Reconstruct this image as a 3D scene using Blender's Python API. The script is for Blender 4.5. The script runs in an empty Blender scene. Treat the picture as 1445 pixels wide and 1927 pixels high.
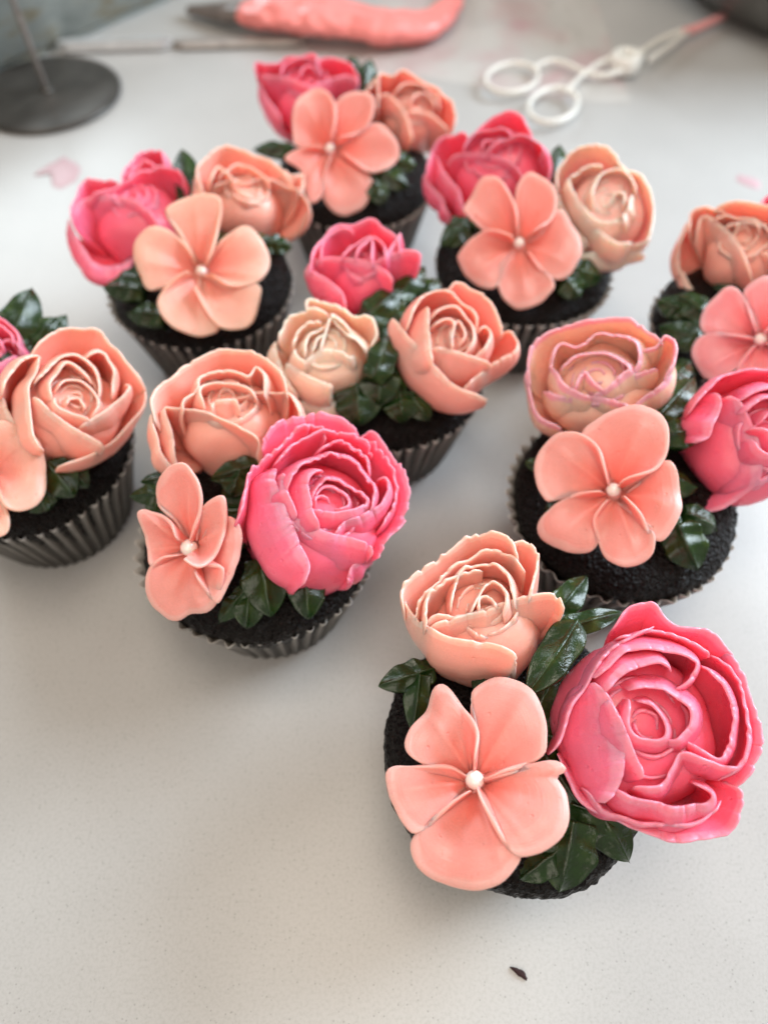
import bpy, math, random
import numpy as np
from mathutils import Vector, Matrix, noise

# ------------------------------------------------------------------ camera, world, lamps, exposure
S = 0.01                                   # everything below is written in centimetres
scene = bpy.context.scene
col = scene.collection
R = math.radians

cam_d = bpy.data.cameras.new("camera")
cam = bpy.data.objects.new("camera", cam_d)
col.objects.link(cam)
PITCH, CAM_H = 57.5, 22.6
cam.location = (0, 0, CAM_H * S)
cam.rotation_euler = (R(90 - PITCH), 0, 0)
cam_d.sensor_fit = 'VERTICAL'
cam_d.sensor_height = 36
cam_d.lens = 18 / 0.70
cam_d.clip_start, cam_d.clip_end = 0.005, 50
cam_d.dof.use_dof = True
cam_d.dof.focus_distance = 0.172
cam_d.dof.aperture_fstop = 7.0
scene.camera = cam

world = bpy.data.worlds.new("World")
scene.world = world
world.use_nodes = True
bg = world.node_tree.nodes["Background"]
bg.inputs[0].default_value = (1.0, 0.89, 0.78, 1)
bg.inputs[1].default_value = 0.33

def area(name, loc, target, sx, sy, power, color):
    d = bpy.data.lights.new(name, 'AREA')
    d.shape = 'RECTANGLE'; d.size = sx; d.size_y = sy
    d.energy = power; d.color = color
    o = bpy.data.objects.new(name, d); col.objects.link(o)
    o.location = loc
    o.rotation_euler = (Vector(target) - Vector(loc)).to_track_quat('-Z', 'Y').to_euler()
    return o

area("window_lamp_right", (0.80, 0.50, 0.52), (0.04, 0.16, 0.03), 0.5, 0.55, 13.5, (0.76, 0.89, 1.0))
area("window_lamp_rear", (-0.95, 1.75, 1.0), (-0.05, 0.25, 0.0), 0.65, 0.8, 10.0, (0.82, 0.94, 1.0))

area("overhead_fill", (0.0, 0.08, 1.25), (0.0, 0.2, 0.04), 0.5, 0.5, 4.6, (1.0, 0.88, 0.74))  # added soft fill from overhead, brightens the dull petal faces
area("front_fill", (-0.25, -0.55, 0.75), (0.0, 0.2, 0.05), 0.8, 0.6, 2.8, (1.0, 0.88, 0.76))  # added warm fill, lifts petal faces turned to the camera

scene.view_settings.view_transform = 'Standard'
scene.view_settings.look = 'None'
scene.view_settings.exposure = 0.38
scene.view_settings.gamma = 1
scene.cycles.use_denoising = True
scene.cycles.max_bounces = 10

# ------------------------------------------------------------------ materials
def new_mat(name):
    m = bpy.data.materials.new(name); m.use_nodes = True
    nt = m.node_tree
    return m, nt, nt.nodes["Principled BSDF"]

def N(nt, t, **kw):
    n = nt.nodes.new(t)
    for k, v in kw.items():
        setattr(n, k, v)
    return n

def tex_coord(nt, scale):
    tc = N(nt, 'ShaderNodeTexCoord')
    mp = N(nt, 'ShaderNodeMapping')
    mp.inputs['Scale'].default_value = (scale,) * 3 if not isinstance(scale, tuple) else scale
    nt.links.new(tc.outputs['Object'], mp.inputs['Vector'])
    return mp.outputs['Vector']

def noise_node(nt, vec, scale, detail=3, rough=.5):
    n = N(nt, 'ShaderNodeTexNoise')
    n.inputs['Scale'].default_value = scale
    n.inputs['Detail'].default_value = detail
    n.inputs['Roughness'].default_value = rough
    nt.links.new(vec, n.inputs['Vector'])
    return n

def ramp(nt, fac, stops):
    r = N(nt, 'ShaderNodeValToRGB')
    e = r.color_ramp.elements
    while len(e) < len(stops):
        e.new(.5)
    for el, (p, c) in zip(e, stops):
        el.position = p; el.color = (*c, 1)
    nt.links.new(fac, r.inputs['Fac'])
    return r

def bump(nt, height, strength, dist, normal=None):
    b = N(nt, 'ShaderNodeBump')
    b.inputs['Strength'].default_value = strength
    b.inputs['Distance'].default_value = dist * S
    nt.links.new(height, b.inputs['Height'])
    if normal:
        nt.links.new(normal, b.inputs['Normal'])
    return b.outputs['Normal']

def icing(name, base, edge, deep, rough=.36, edge_from=.8, sss=.65, coat=.12):
    """Buttercream: colour runs from `base` at the foot of a petal to `edge` along its piped rim."""
    m, nt, p = new_mat(name)
    at = N(nt, 'ShaderNodeAttribute'); at.attribute_name = 'rim'
    v = tex_coord(nt, 100)
    nz = noise_node(nt, v, 1.1, 3)
    add = N(nt, 'ShaderNodeMath', operation='MULTIPLY_ADD')
    nt.links.new(nz.outputs['Fac'], add.inputs[0]); add.inputs[1].default_value = .3
    nt.links.new(at.outputs['Fac'], add.inputs[2])
    r = ramp(nt, add.outputs[0], [(.1, deep), (.55, base), (edge_from + .12, base), (1.0, edge)])
    fine = noise_node(nt, v, 26, 2)
    sp = ramp(nt, fine.outputs['Fac'], [(.2, (.9, .9, .9)), (.7, (1, 1, 1))])
    mul = N(nt, 'ShaderNodeMixRGB', blend_type='MULTIPLY'); mul.inputs[0].default_value = 1
    nt.links.new(r.outputs[0], mul.inputs[1]); nt.links.new(sp.outputs[0], mul.inputs[2])
    nt.links.new(mul.outputs[0], p.inputs['Base Color'])
    rr = noise_node(nt, v, 2.2, 2)
    rm = N(nt, 'ShaderNodeMapRange')
    rm.inputs['From Min'].default_value, rm.inputs['From Max'].default_value = .3, .7
    rm.inputs['To Min'].default_value, rm.inputs['To Max'].default_value = rough - .1, rough + .14
    nt.links.new(rr.outputs['Fac'], rm.inputs['Value']); nt.links.new(rm.outputs[0], p.inputs['Roughness'])
    p.inputs['Specular IOR Level'].default_value = .42
    p.inputs['Subsurface Weight'].default_value = sss
    p.inputs['Coat Weight'].default_value = coat; p.inputs['Coat Roughness'].default_value = .12
    p.inputs['Subsurface Radius'].default_value = (1.0, .36, .26)
    p.inputs['Subsurface Scale'].default_value = .005
    n1 = bump(nt, noise_node(nt, v, 3.0, 4, .6).outputs['Fac'], .25, .05)
    # lines dragged along the petal by the piping nozzle, run parallel to its rim
    sx = N(nt, 'ShaderNodeSeparateXYZ'); nt.links.new(v, sx.inputs[0])
    cb = N(nt, 'ShaderNodeCombineXYZ')
    for i, (src, k) in enumerate(((at.outputs['Fac'], 16.), (sx.outputs[0], .5), (sx.outputs[1], .5))):
        mu = N(nt, 'ShaderNodeMath', operation='MULTIPLY'); mu.inputs[1].default_value = k
        nt.links.new(src, mu.inputs[0]); nt.links.new(mu.outputs[0], cb.inputs[i])
    n1 = bump(nt, noise_node(nt, cb.outputs[0], 1.0, 3, .6).outputs['Fac'], .35, .035, n1)
    # a few air pits
    vo = N(nt, 'ShaderNodeTexVoronoi'); vo.inputs['Scale'].default_value = 2.6
    nt.links.new(v, vo.inputs['Vector'])
    pit = ramp(nt, vo.outputs['Distance'], [(.05, (0, 0, 0)), (.12, (1, 1, 1))])
    n1 = bump(nt, pit.outputs[0], .6, .03, n1)
    n2 = bump(nt, noise_node(nt, v, 30, 3, .6).outputs['Fac'], .2, .015, n1)
    nt.links.new(n2, p.inputs['Normal'])
    return m

ICING = {
    'pink':      icing('hot_pink_buttercream', (.96, .165, .275), (.96, .27, .385), (.96, .14, .215), .33),
    'peach':     icing('peach_buttercream', (.97, .47, .385), (.97, .57, .49), (.97, .41, .32), .38, .86),
    'peach2':    icing('salmon_peach_buttercream', (.96, .43, .365), (.96, .54, .47), (.96, .37, .285), .38, .86),
    'cream':     icing('cream_buttercream', (.97, .67, .54), (.97, .75, .64), (.97, .60, .46), .4, .86),
    'blush':     icing('peach_with_pink_rim_buttercream', (.99, .61, .485), (.96, .42, .51), (.98, .47, .39), .3, .80),
    'creampink': icing('cream_with_pink_foot_buttercream', (.97, .65, .54), (.97, .74, .65), (.94, .36, .42), .38),
    'salmon':    icing('salmon_buttercream', (.94, .325, .285), (.94, .415, .375), (.92, .255, .205), .36, coat=.04),
    'salmonpink': icing('rosy_salmon_buttercream', (.90, .32, .35), (.92, .43, .46), (.87, .24, .25), .36, coat=.04),
    'apricot':   icing('apricot_buttercream', (.93, .385, .30), (.93, .47, .37), (.90, .28, .23), .36, .55, coat=.04),
}

def mat_leaf():
    m, nt, p = new_mat('dark_green_buttercream')
    v = tex_coord(nt, 100)
    r = ramp(nt, noise_node(nt, v, 2.0, 3).outputs['Fac'], [(.25, (.005, .017, .004)), (.55, (.012, .036, .006)), (.8, (.040, .070, .012))])
    nt.links.new(r.outputs[0], p.inputs['Base Color'])
    p.inputs['Roughness'].default_value = .2
    p.inputs['Specular IOR Level'].default_value = .5
    p.inputs['Subsurface Weight'].default_value = .15
    p.inputs['Subsurface Radius'].default_value = (.4, .8, .3)
    p.inputs['Subsurface Scale'].default_value = .002
    n1 = bump(nt, noise_node(nt, v, 5, 4, .6).outputs['Fac'], .5, .06)
    n2 = bump(nt, noise_node(nt, v, 30, 2, .6).outputs['Fac'], .3, .02, n1)
    nt.links.new(n2, p.inputs['Normal'])
    return m

def mat_cake():
    m, nt, p = new_mat('dark_chocolate_sponge')
    v = tex_coord(nt, 100)
    r = ramp(nt, noise_node(nt, v, 9, 4, .7).outputs['Fac'], [(.3, (.001, .0007, .0006)), (.62, (.006, .0035, .0028)), (.78, (.045, .024, .016))])
    nt.links.new(r.outputs[0], p.inputs['Base Color'])
    p.inputs['Roughness'].default_value = .3
    p.inputs['Specular IOR Level'].default_value = .24
    vo = N(nt, 'ShaderNodeTexVoronoi'); vo.inputs['Scale'].default_value = 9
    nt.links.new(v, vo.inputs['Vector'])
    n1 = bump(nt, vo.outputs['Distance'], 1.0, .14)
    n2 = bump(nt, noise_node(nt, v, 22, 4, .7).outputs['Fac'], .8, .05, n1)
    nt.links.new(n2, p.inputs['Normal'])
    return m

def mat_paper():
    m, nt, p = new_mat('dark_greaseproof_paper')
    v = tex_coord(nt, 100)
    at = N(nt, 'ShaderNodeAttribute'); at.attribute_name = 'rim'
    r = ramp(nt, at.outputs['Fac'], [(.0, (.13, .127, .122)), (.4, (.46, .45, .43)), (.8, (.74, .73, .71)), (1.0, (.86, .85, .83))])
    mul = N(nt, 'ShaderNodeMixRGB', blend_type='MULTIPLY'); mul.inputs[0].default_value = .6
    nn = ramp(nt, noise_node(nt, v, 2.5, 4, .6).outputs['Fac'], [(.3, (.6, .58, .55)), (.7, (1, 1, 1))])
    nt.links.new(r.outputs[0], mul.inputs[1]); nt.links.new(nn.outputs[0], mul.inputs[2])
    nt.links.new(mul.outputs[0], p.inputs['Base Color'])
    p.inputs['Roughness'].default_value = .5
    p.inputs['Specular IOR Level'].default_value = .3
    nt.links.new(bump(nt, noise_node(nt, v, 14, 3).outputs['Fac'], .2, .03), p.inputs['Normal'])
    tr = N(nt, 'ShaderNodeBsdfTranslucent'); tr.inputs[0].default_value = (.5, .46, .41, 1)
    mx = N(nt, 'ShaderNodeMixShader'); mx.inputs[0].default_value = .45
    out = nt.nodes['Material Output']
    nt.links.new(p.outputs[0], mx.inputs[1]); nt.links.new(tr.outputs[0], mx.inputs[2])
    nt.links.new(mx.outputs[0], out.inputs['Surface'])
    return m

def mat_simple(name, color, rough, metal=0., spec=.5, noise_amt=.0, nscale=3., bump_s=0., coat=0.):
    m, nt, p = new_mat(name)
    v = tex_coord(nt, 100)
    lo = tuple(c * (1 - noise_amt) for c in color); hi = tuple(min(1, c * (1 + noise_amt)) for c in color)
    r = ramp(nt, noise_node(nt, v, nscale, 4, .6).outputs['Fac'], [(.3, lo), (.7, hi)])
    nt.links.new(r.outputs[0], p.inputs['Base Color'])
    p.inputs['Roughness'].default_value = rough
    p.inputs['Metallic'].default_value = metal
    p.inputs['Specular IOR Level'].default_value = spec
    p.inputs['Coat Weight'].default_value = coat
    p.inputs['Coat Roughness'].default_value = .12
    if bump_s:
        nt.links.new(bump(nt, noise_node(nt, v, nscale * 2, 4, .6).outputs['Fac'], bump_s, .05), p.inputs['Normal'])
    return m

def mat_counter():
    """White quartz: fine grey grains in a pale ground."""
    m, nt, p = new_mat('white_quartz')
    v = tex_coord(nt, 100)
    vo = N(nt, 'ShaderNodeTexVoronoi'); vo.inputs['Scale'].default_value = 8.0
    nt.links.new(v, vo.inputs['Vector'])
    grain = ramp(nt, vo.outputs['Distance'], [(.10, (1, 1, 1)), (.24, (0, 0, 0))])
    keep = N(nt, 'ShaderNodeMath', operation='GREATER_THAN'); keep.inputs[1].default_value = .68
    sep = N(nt, 'ShaderNodeSeparateColor'); nt.links.new(vo.outputs['Color'], sep.inputs[0])
    nt.links.new(sep.outputs[0], keep.inputs[0])
    mm = N(nt, 'ShaderNodeMath', operation='MULTIPLY')
    nt.links.new(grain.outputs[0], mm.inputs[0]); nt.links.new(keep.outputs[0], mm.inputs[1])
    m3 = N(nt, 'ShaderNodeMath', operation='MULTIPLY'); m3.inputs[1].default_value = .55
    nt.links.new(mm.outputs[0], m3.inputs[0])
    f2 = noise_node(nt, v, 11, 3, .7)
    base = ramp(nt, f2.outputs['Fac'], [(.3, (.40, .397, .388)), (.55, (.46, .459, .452))])
    cloud = noise_node(nt, v, .35, 3)
    cl = ramp(nt, cloud.outputs['Fac'], [(.3, (.95, .95, .95)), (.7, (1, 1, 1))])
    mc = N(nt, 'ShaderNodeMixRGB', blend_type='MULTIPLY'); mc.inputs[0].default_value = 1
    nt.links.new(base.outputs[0], mc.inputs[1]); nt.links.new(cl.outputs[0], mc.inputs[2])
    mx = N(nt, 'ShaderNodeMixRGB'); mx.inputs[2].default_value = (.19, .185, .18, 1)
    nt.links.new(m3.outputs[0], mx.inputs[0]); nt.links.new(mc.outputs[0], mx.inputs[1])
    nt.links.new(mx.outputs[0], p.inputs['Base Color'])
    p.inputs['Roughness'].default_value = .3
    p.inputs['Specular IOR Level'].default_value = .45
    nt.links.new(bump(nt, noise_node(nt, v, 5, 3).outputs['Fac'], .06, .02), p.inputs['Normal'])
    return m

M_LEAF, M_CAKE, M_PAPER, M_COUNTER = mat_leaf(), mat_cake(), mat_paper(), mat_counter()
M_PEARL = mat_simple('pearl_sugar', (.88, .85, .80), .2, 0, .7, .04, 6, 0, .6)
M_PEARL.node_tree.nodes['Principled BSDF'].inputs['Subsurface Weight'].default_value = .3
M_PEARL.node_tree.nodes['Principled BSDF'].inputs['Subsurface Scale'].default_value = .001
M_NUB = mat_simple('cream_icing_crumb', (.9, .66, .56), .4, 0, .5, .1, 8, .3)
M_PLASTIC = mat_simple('white_plastic', (.80, .79, .74), .35, 0, .5, .03, 2)
M_PINKTIP = mat_simple('pink_stained_plastic', (.86, .42, .42), .4, 0, .5, .15, 3)
M_STEEL = mat_simple('dull_steel', (.075, .070, .064), .38, .5, .5, .35, .5, .05)
M_NAIL = mat_simple('bare_steel_pin', (.30, .27, .25), .42, .9, .5, .2, 3)
M_ROD = mat_simple('polished_steel', (.66, .67, .68), .3, .5, .5, .1, 1)
M_SMEAR = mat_simple('icing_smeared_steel', (.36, .33, .31), .5, .35, .5, .2, 2, .2)
M_BOWL = mat_simple('grey_metal_bowl', (.15, .15, .14), .4, .6, .5, .2, .5)
M_CRUMB = mat_simple('cake_crumb', (.035, .012, .012), .6, 0, .3, .5, 20, .6)
M_BAG = mat_simple('coral_icing_in_clear_bag', (.90, .26, .24), .35, 0, .5, .12, .5, .3, .15)
M_BAGEND = mat_simple('shaded_clear_bag_tip', (.15, .125, .115), .3, 0, .5, .25, .8, .15, .4)  # clear tip; its dark shadow is put into this grey-brown
M_SMUDGE = mat_simple('pink_icing_smudge', (.50, .34, .37), .4, 0, .5, .1, 3)

def mat_tray():
    m, nt, p = new_mat('stained_galvanised_metal')
    v = tex_coord(nt, (30, 30, 100))
    r = ramp(nt, noise_node(nt, v, 1.3, 5, .65).outputs['Fac'], [(.3, (.20, .22, .205)), (.48, (.29, .31, .29)), (.60, (.25, .23, .17)), (.74, (.15, .09, .04))])
    nt.links.new(r.outputs[0], p.inputs['Base Color'])
    p.inputs['Metallic'].default_value = .45; p.inputs['Roughness'].default_value = .45
    return m

def mat_film():
    """Thin waxed sheet with pink traces; lets the counter show through."""
    m, nt, p = new_mat('waxed_sheet')
    v = tex_coord(nt, 100)
    r = ramp(nt, noise_node(nt, v, .28, 3).outputs['Fac'], [(.45, (.66, .65, .63)), (.63, (.64, .52, .52)), (.8, (.66, .32, .38))])
    nt.links.new(r.outputs[0], p.inputs['Base Color'])
    p.inputs['Roughness'].default_value = .3
    nt.links.new(bump(nt, noise_node(nt, v, .5, 4, .6).outputs['Fac'], .4, .25), p.inputs['Normal'])
    t = N(nt, 'ShaderNodeBsdfTransparent')
    mx = N(nt, 'ShaderNodeMixShader'); mx.inputs[0].default_value = .72
    nt.links.new(t.outputs[0], mx.inputs[1]); nt.links.new(p.outputs[0], mx.inputs[2])
    nt.links.new(mx.outputs[0], nt.nodes['Material Output'].inputs['Surface'])
    return m
M_TRAY, M_FILM = mat_tray(), mat_film()

# ------------------------------------------------------------------ helpers
def mesh_obj(name, verts, faces, mat, parent=None, rim=None, smooth=True):
    me = bpy.data.meshes.new(name)
    me.from_pydata([tuple(float(c) * S for c in v) for v in verts], [], faces)
    if mat:
        me.materials.append(mat)
    if smooth:
        me.polygons.foreach_set('use_smooth', [True] * len(me.polygons))
    if rim is not None:
        a = me.attributes.new('rim', 'FLOAT', 'POINT')
        a.data.foreach_set('value', [float(x) for x in rim])
    me.update()
    o = bpy.data.objects.new(name, me); col.objects.link(o)
    if parent:
        o.parent = parent
    return o

def empty(name, loc):
    o = bpy.data.objects.new(name, None); col.objects.link(o)
    o.empty_display_size = .01
    o.location = tuple(c * S for c in loc)
    return o

def tag(o, label, cat=None, group=None, kind=None):
    if label: o['label'] = label
    if cat: o['category'] = cat
    if group: o['group'] = group
    if kind: o['kind'] = kind
    return o

def grid_faces(nu, nv, off=0, wrap=False, flip=False):
    f = []
    for j in range(nv - 1):
        for i in range(nu if wrap else nu - 1):
            a = off + j * nu + i; b = off + j * nu + (i + 1) % nu
            q = (a, b, b + nu, a + nu)
            f.append(q[::-1] if flip else q)
    return f

def spline(pts, n):
    """Catmull-Rom through pts, n samples evenly spaced along its length."""
    P = np.array(pts, float)
    P = np.vstack([2 * P[0] - P[1], P, 2 * P[-1] - P[-2]])
    out = []
    for i in range(1, len(P) - 2):
        p0, p1, p2, p3 = P[i - 1:i + 3]
        for t in np.linspace(0, 1, 16, endpoint=False):
            out.append(.5 * (2 * p1 + (p2 - p0) * t + (2 * p0 - 5 * p1 + 4 * p2 - p3) * t * t + (3 * p1 - p0 - 3 * p2 + p3) * t ** 3))
    out.append(P[-2]); out = np.array(out)
    d = np.r_[0, np.cumsum(np.linalg.norm(np.diff(out, axis=0), axis=1))]
    s = np.linspace(0, d[-1], n)
    return np.stack([np.interp(s, d, out[:, k]) for k in range(P.shape[1])], 1)

def rnd1(rng, n, knots):
    """Smooth 1-D noise in about [-1, 1]."""
    k = rng.uniform(-1, 1, max(3, knots) + 3)
    x = np.linspace(0, len(k) - 3.001, n); i = x.astype(int); t = x - i
    t = t * t * (3 - 2 * t)
    return k[i] * (1 - t) + k[i + 1] * t

def shell(G, th_rows, rim_rows):
    """Thick sheet with a rounded lip from a centre grid G[v, u, 3]; thickness per row."""
    nv, nu, _ = G.shape
    du = np.gradient(G, axis=1); dv = np.gradient(G, axis=0)
    n = np.cross(du, dv); n /= np.linalg.norm(n, axis=2, keepdims=True) + 1e-9
    dvn = dv / (np.linalg.norm(dv, axis=2, keepdims=True) + 1e-9)
    th = th_rows[:, :, None] if th_rows.ndim == 2 else th_rows[:, None, None]
    A = G + n * th * .5; B = G - n * th * .5
    thr = (th[-1] if th_rows.ndim == 2 else th_rows[-1])
    l1 = A[-1] * .85 + B[-1] * .15 + dvn[-1] * thr * .30
    l2 = A[-1] * .5 + B[-1] * .5 + dvn[-1] * thr * .44
    l3 = A[-1] * .15 + B[-1] * .85 + dvn[-1] * thr * .30
    rows = list(A) + [l1, l2, l3] + list(B[::-1])
    V = np.array(rows)
    r = list(rim_rows) + [1, 1, 1] + list(rim_rows[::-1])
    V = V.reshape(-1, 3); m = len(rows)
    F = grid_faces(nu, m)
    top = lambda j: j * nu
    for j in range(m // 2):                      # close both side ends
        k = m - 1 - j
        if k - 1 <= j + 0: break
        F.append((top(j), top(j + 1), top(k - 1), top(k)) if j + 1 < k - 1 else (top(j), top(j + 1), top(k)))
        e = nu - 1
        F.append((top(k) + e, top(k - 1) + e, top(j + 1) + e, top(j) + e) if j + 1 < k - 1 else (top(k) + e, top(j + 1) + e, top(j) + e))
    rim = np.repeat(np.array(r, float), nu)
    return V, F, rim

# ------------------------------------------------------------------ roses
def rose_petal(spec, rose, rng, mat, parent, label=None):
    o, pts = spec
    H, rb = rose['H'], rose['rb']
    NU = int(min(110, max(40, 15 * len(pts)))); NV = 13
    rim = spline(pts, NU)
    u = np.linspace(0, 1, NU)
    ln = np.linalg.norm(np.diff(rim, axis=0), axis=1).sum()
    rag = rose['rag'] * .026
    lo = rnd1(rng, NU, int(ln * 1.2) + 3); hi = rnd1(rng, NU, int(ln * 7) + 3)
    nick = np.clip(rnd1(rng, NU, int(ln * 6) + 3) - .45, 0, 1)
    env = np.minimum(1, np.minimum(u, 1 - u) * 10)
    rag = rag * (.35 + .65 * np.clip(np.linalg.norm(rim[:, :2], axis=1) / rose['R'], 0, 1))
    dz = lo * .05 + hi * rag - nick * rag * 6
    rim[:, 2] += lo * .05 - .16 * (1 - env) ** 2; dz = dz - lo * .05
    rad = np.linalg.norm(rim[:, :2], axis=1, keepdims=True)
    unit = rim[:, :2] / (rad + 1e-6)
    tan = np.gradient(rim[:, :2], axis=0); tan /= np.linalg.norm(tan, axis=1, keepdims=True) + 1e-9
    nrm = np.stack([-tan[:, 1], tan[:, 0]], 1)
    if (nrm * unit).sum() < 0: nrm = -nrm
    nrm = nrm * .7 + unit * .5
    k = np.ones(7) / 7
    nrm = np.stack([np.convolve(np.pad(nrm[:, i], 3, 'edge'), k, 'valid') for i in range(2)], 1)
    rim[:, :2] += nrm * (lo * .04)[:, None]; dxy = nrm * (hi * rag * .3)[:, None]
    R0 = rose['R']
    rb_i = np.minimum(rad * .80 + .10, rb)
    base = unit * rb_i; zb = np.zeros(NU)
    bel = (.25 + .75 * np.sin(np.pi * np.clip(u, .02, .98)) ** .6)[:, None]
    ctrl = rim[:, :2] + nrm * ((o * 1.4 + (.05 if o > .06 else 0)) * R0) * bel
    zc = rim[:, 2] * .60
    v = np.linspace(0, 1, NV)
    v = 1 - (1 - v) ** 1.35
    G = np.zeros((NV, NU, 3))
    for j, t in enumerate(v):
        a, b, c = (1 - t) ** 2, 2 * t * (1 - t), t * t
        G[j, :, :2] = a * base + b * ctrl + c * rim[:, :2]
        G[j, :, 2] = a * zb + b * zc + c * rim[:, 2] + dz * t ** 9
        G[j, :, :2] += dxy * t ** 9
    # slow swell of the piped sheet
    sw = rnd1(rng, NU, 5)
    G[:, :, :2] += (np.sin(v * math.pi) * .05)[:, None, None] * sw[None, :, None] * nrm[None]
    th = (.27 * (1 - v) ** .9 + .068) * rose['th']
    TH = np.repeat(th[:, None], NU, 1) * (1 + .22 * lo * env)[None, :]
    TH *= (.35 + .65 * env ** .6)[None, :]
    V, F, rimv = shell(G, TH, v ** 2.2 * .97)
    ob = mesh_obj('petal', V, F, mat, parent, rimv)
    return ob

def make_rose(r, cup):
    rng = np.random.default_rng(r['seed'] * 77 + 5)
    X, A = Vector(r['X']).normalized(), Vector(r['A']).normalized()
    Y = A.cross(X).normalized(); X = Y.cross(A)
    M = Matrix((X, Y, A)).transposed().to_4x4(); M.translation = Vector(r['base']) * S
    mat = ICING[r['col']]
    allr = [math.hypot(p[0], p[1]) for o, ps in r['petals'] for p in ps]
    r['R'] = max(1.2, float(np.percentile(allr, 85)))
    r['rb'] = .70 * r['R']
    best = [.0] * 12
    for o, ps in r['petals']:
        for p in spline(ps, 60):
            a = int((math.atan2(p[1], p[0]) + math.pi) / (2 * math.pi) * 11.999)
            best[a] = max(best[a], math.hypot(p[0], p[1]))
    rc = float(np.percentile(best, 30)) * .93          # the heart stays inside the outer petals on every side
    rc = min(max(rc, .78 * r['R']), r['R'])
    # the bud cone the petals are piped round
    H, rb = r['H'], r['rb']
    prof = [(.02, -.5), (rc * .78, -.5), (rc * .86, .0), (rc * .92, .34 * H), (rc * .80, .60 * H), (rc * .62, .73 * H), (rc * .36, .80 * H), (rc * .15, .825 * H), (.001, .83 * H)]
    pr = spline(prof, 22); n = 40; V = []; rim = []
    for (rr, z) in pr:
        for i in range(n):
            a = 2 * math.pi * i / n
            k = 1 + .03 * math.sin(3 * a + z * 2) + .03 * math.sin(5 * a - z * 3 + r['seed'])
            V.append((rr * k * math.cos(a), rr * k * math.sin(a), z)); rim.append(.25)
    ob = mesh_obj('rose', V, grid_faces(n, 22, wrap=True), mat, cup, rim)
    ob.matrix_local = M
    ob['label'] = r['name'] + ' buttercream rose'
    for ps in r['petals']:
        rose_petal(ps, r, rng, mat, ob)
    # the tightly wrapped inner petals that close the spaces between the wide ones
    for fr, cnt in ((.12, 2), (.25, 3), (.40, 4)):
        a0 = rng.uniform(0, 6.28)
        for q in range(cnt):
            a = a0 + q * 2 * math.pi / cnt; sp = 2 * math.pi / cnt * .66
            rr = fr * r['R'] * rng.uniform(.94, 1.06); zt = H * (.885 - .14 * fr) * rng.uniform(.97, 1.03)
            pts = [(a + sp * k, rr * (1 + .09 * k), zt - .10 * H * abs(k) ** 2.5) for k in (-1, -.5, 0, .5, 1)]
            rose_petal((.03, [(c * math.cos(b), c * math.sin(b), z) for b, c, z in pts]), r, rng, mat, ob)
    return ob

# ------------------------------------------------------------------ blossoms
def make_blossom(b, cup, seed):
    rng = np.random.default_rng(seed)
    X, A = Vector(b['X']).normalized(), Vector(b['A']).normalized()
    Y = A.cross(X).normalized(); X = Y.cross(A)
    M = Matrix((X, Y, A)).transposed().to_4x4(); M.translation = Vector(b['cen']) * S
    mat = ICING[b['col']]
    pr = spline([(.02, .14), (.26, .10), (.40, -.06), (.45, -.5), (.6, -1.1), (.5, -1.7), (.05, -1.8)], 14); n = 24
    V = [(r * math.cos(2 * math.pi * i / n), r * math.sin(2 * math.pi * i / n), z) for r, z in pr for i in range(n)]
    ob = mesh_obj('blossom', V, grid_faces(n, 14, wrap=True, flip=True), mat, cup, [.4] * len(V))
    ob.matrix_local = M
    ob['label'] = (b['label'] or {'salmon': 'salmon', 'salmonpink': 'rosy salmon', 'apricot': 'apricot'}[b['col']] + ' five-petal blossom with a pearl at its centre')
    for l0, l1, zo, pts in b['petals']:
        NU, NV = 54, 18
        ed = spline(pts, NU) * .96
        rag = rnd1(rng, NU, 6) * .05 + rnd1(rng, NU, 18) * .016; wave = rnd1(rng, NU, 7) * .10
        u = np.linspace(0, 1, NU)
        d = ed[NU // 2 - 8:NU // 2 + 8].mean(0); L = np.linalg.norm(d); d = d / L
        root = d * .1
        v = np.linspace(0, 1, NV) ** .9
        G = np.zeros((NV, NU, 3))
        le = np.linalg.norm(ed - root, axis=1)
        side0 = np.exp(-(u / .13) ** 2); side1 = np.exp(-((1 - u) / .13) ** 2)
        mid = np.sin(np.pi * u) ** 1.5
        fold = rnd1(rng, NU, 9)
        ph = rng.uniform(0, 6.28); tipk = rng.uniform(-.28, .02); cup_k = rng.uniform(.16, .36); gk = rng.uniform(10, 17)
        for j, t in enumerate(v):
            G[j, :, :2] = root + (ed - root) * (t * (1 + rag * t / np.maximum(le, .3)))[:, None]
            rr = t * le / L
            bowl = .80 * (1 - np.exp(-2.4 * rr)) + .12 * rr - .12 + .34 * (l1 - l0) / .2 * (u - .5) * min(1, t * 1.5) * .6
            tip = tipk * np.clip(t - .62, 0, 1) ** 2 / .1444 * mid
            lift = ((l0 - .16) * 1.2 * side0 + (l1 + .04) * 1.9 * side1) * t ** 1.6
            groove = (.09 - .26 * np.abs(np.sin(u * gk * .6 + ph)) ** .7) * t * (1 - t) ** 1.2 * 2.2 + wave * t ** 3 + cup_k * (2 * u - 1) ** 2 * t ** 2
            G[j, :, 2] = zo * min(1, t * 2) + bowl + tip + lift + groove + .05 * fold * t * (1 - t) * 2 + .03 * rnd1(rng, 3, 3)[0] * 0
        th = np.linspace(.15, .10, NV) 
        env = np.minimum(1, np.minimum(u, 1 - u) * 9)
        TH = th[:, None] * (.35 + .65 * env)[None, :]
        V, F, rim = shell(G, TH, v ** 2 * .95)
        mesh_obj('petal', V, F, mat, ob, rim)
    pr = b['pearl']
    V, F = ball(pr, 20, 12)
    q = mesh_obj('pearl', V, F, M_PEARL, ob)
    q.location = (0, 0, .30 * S)
    return ob

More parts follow.
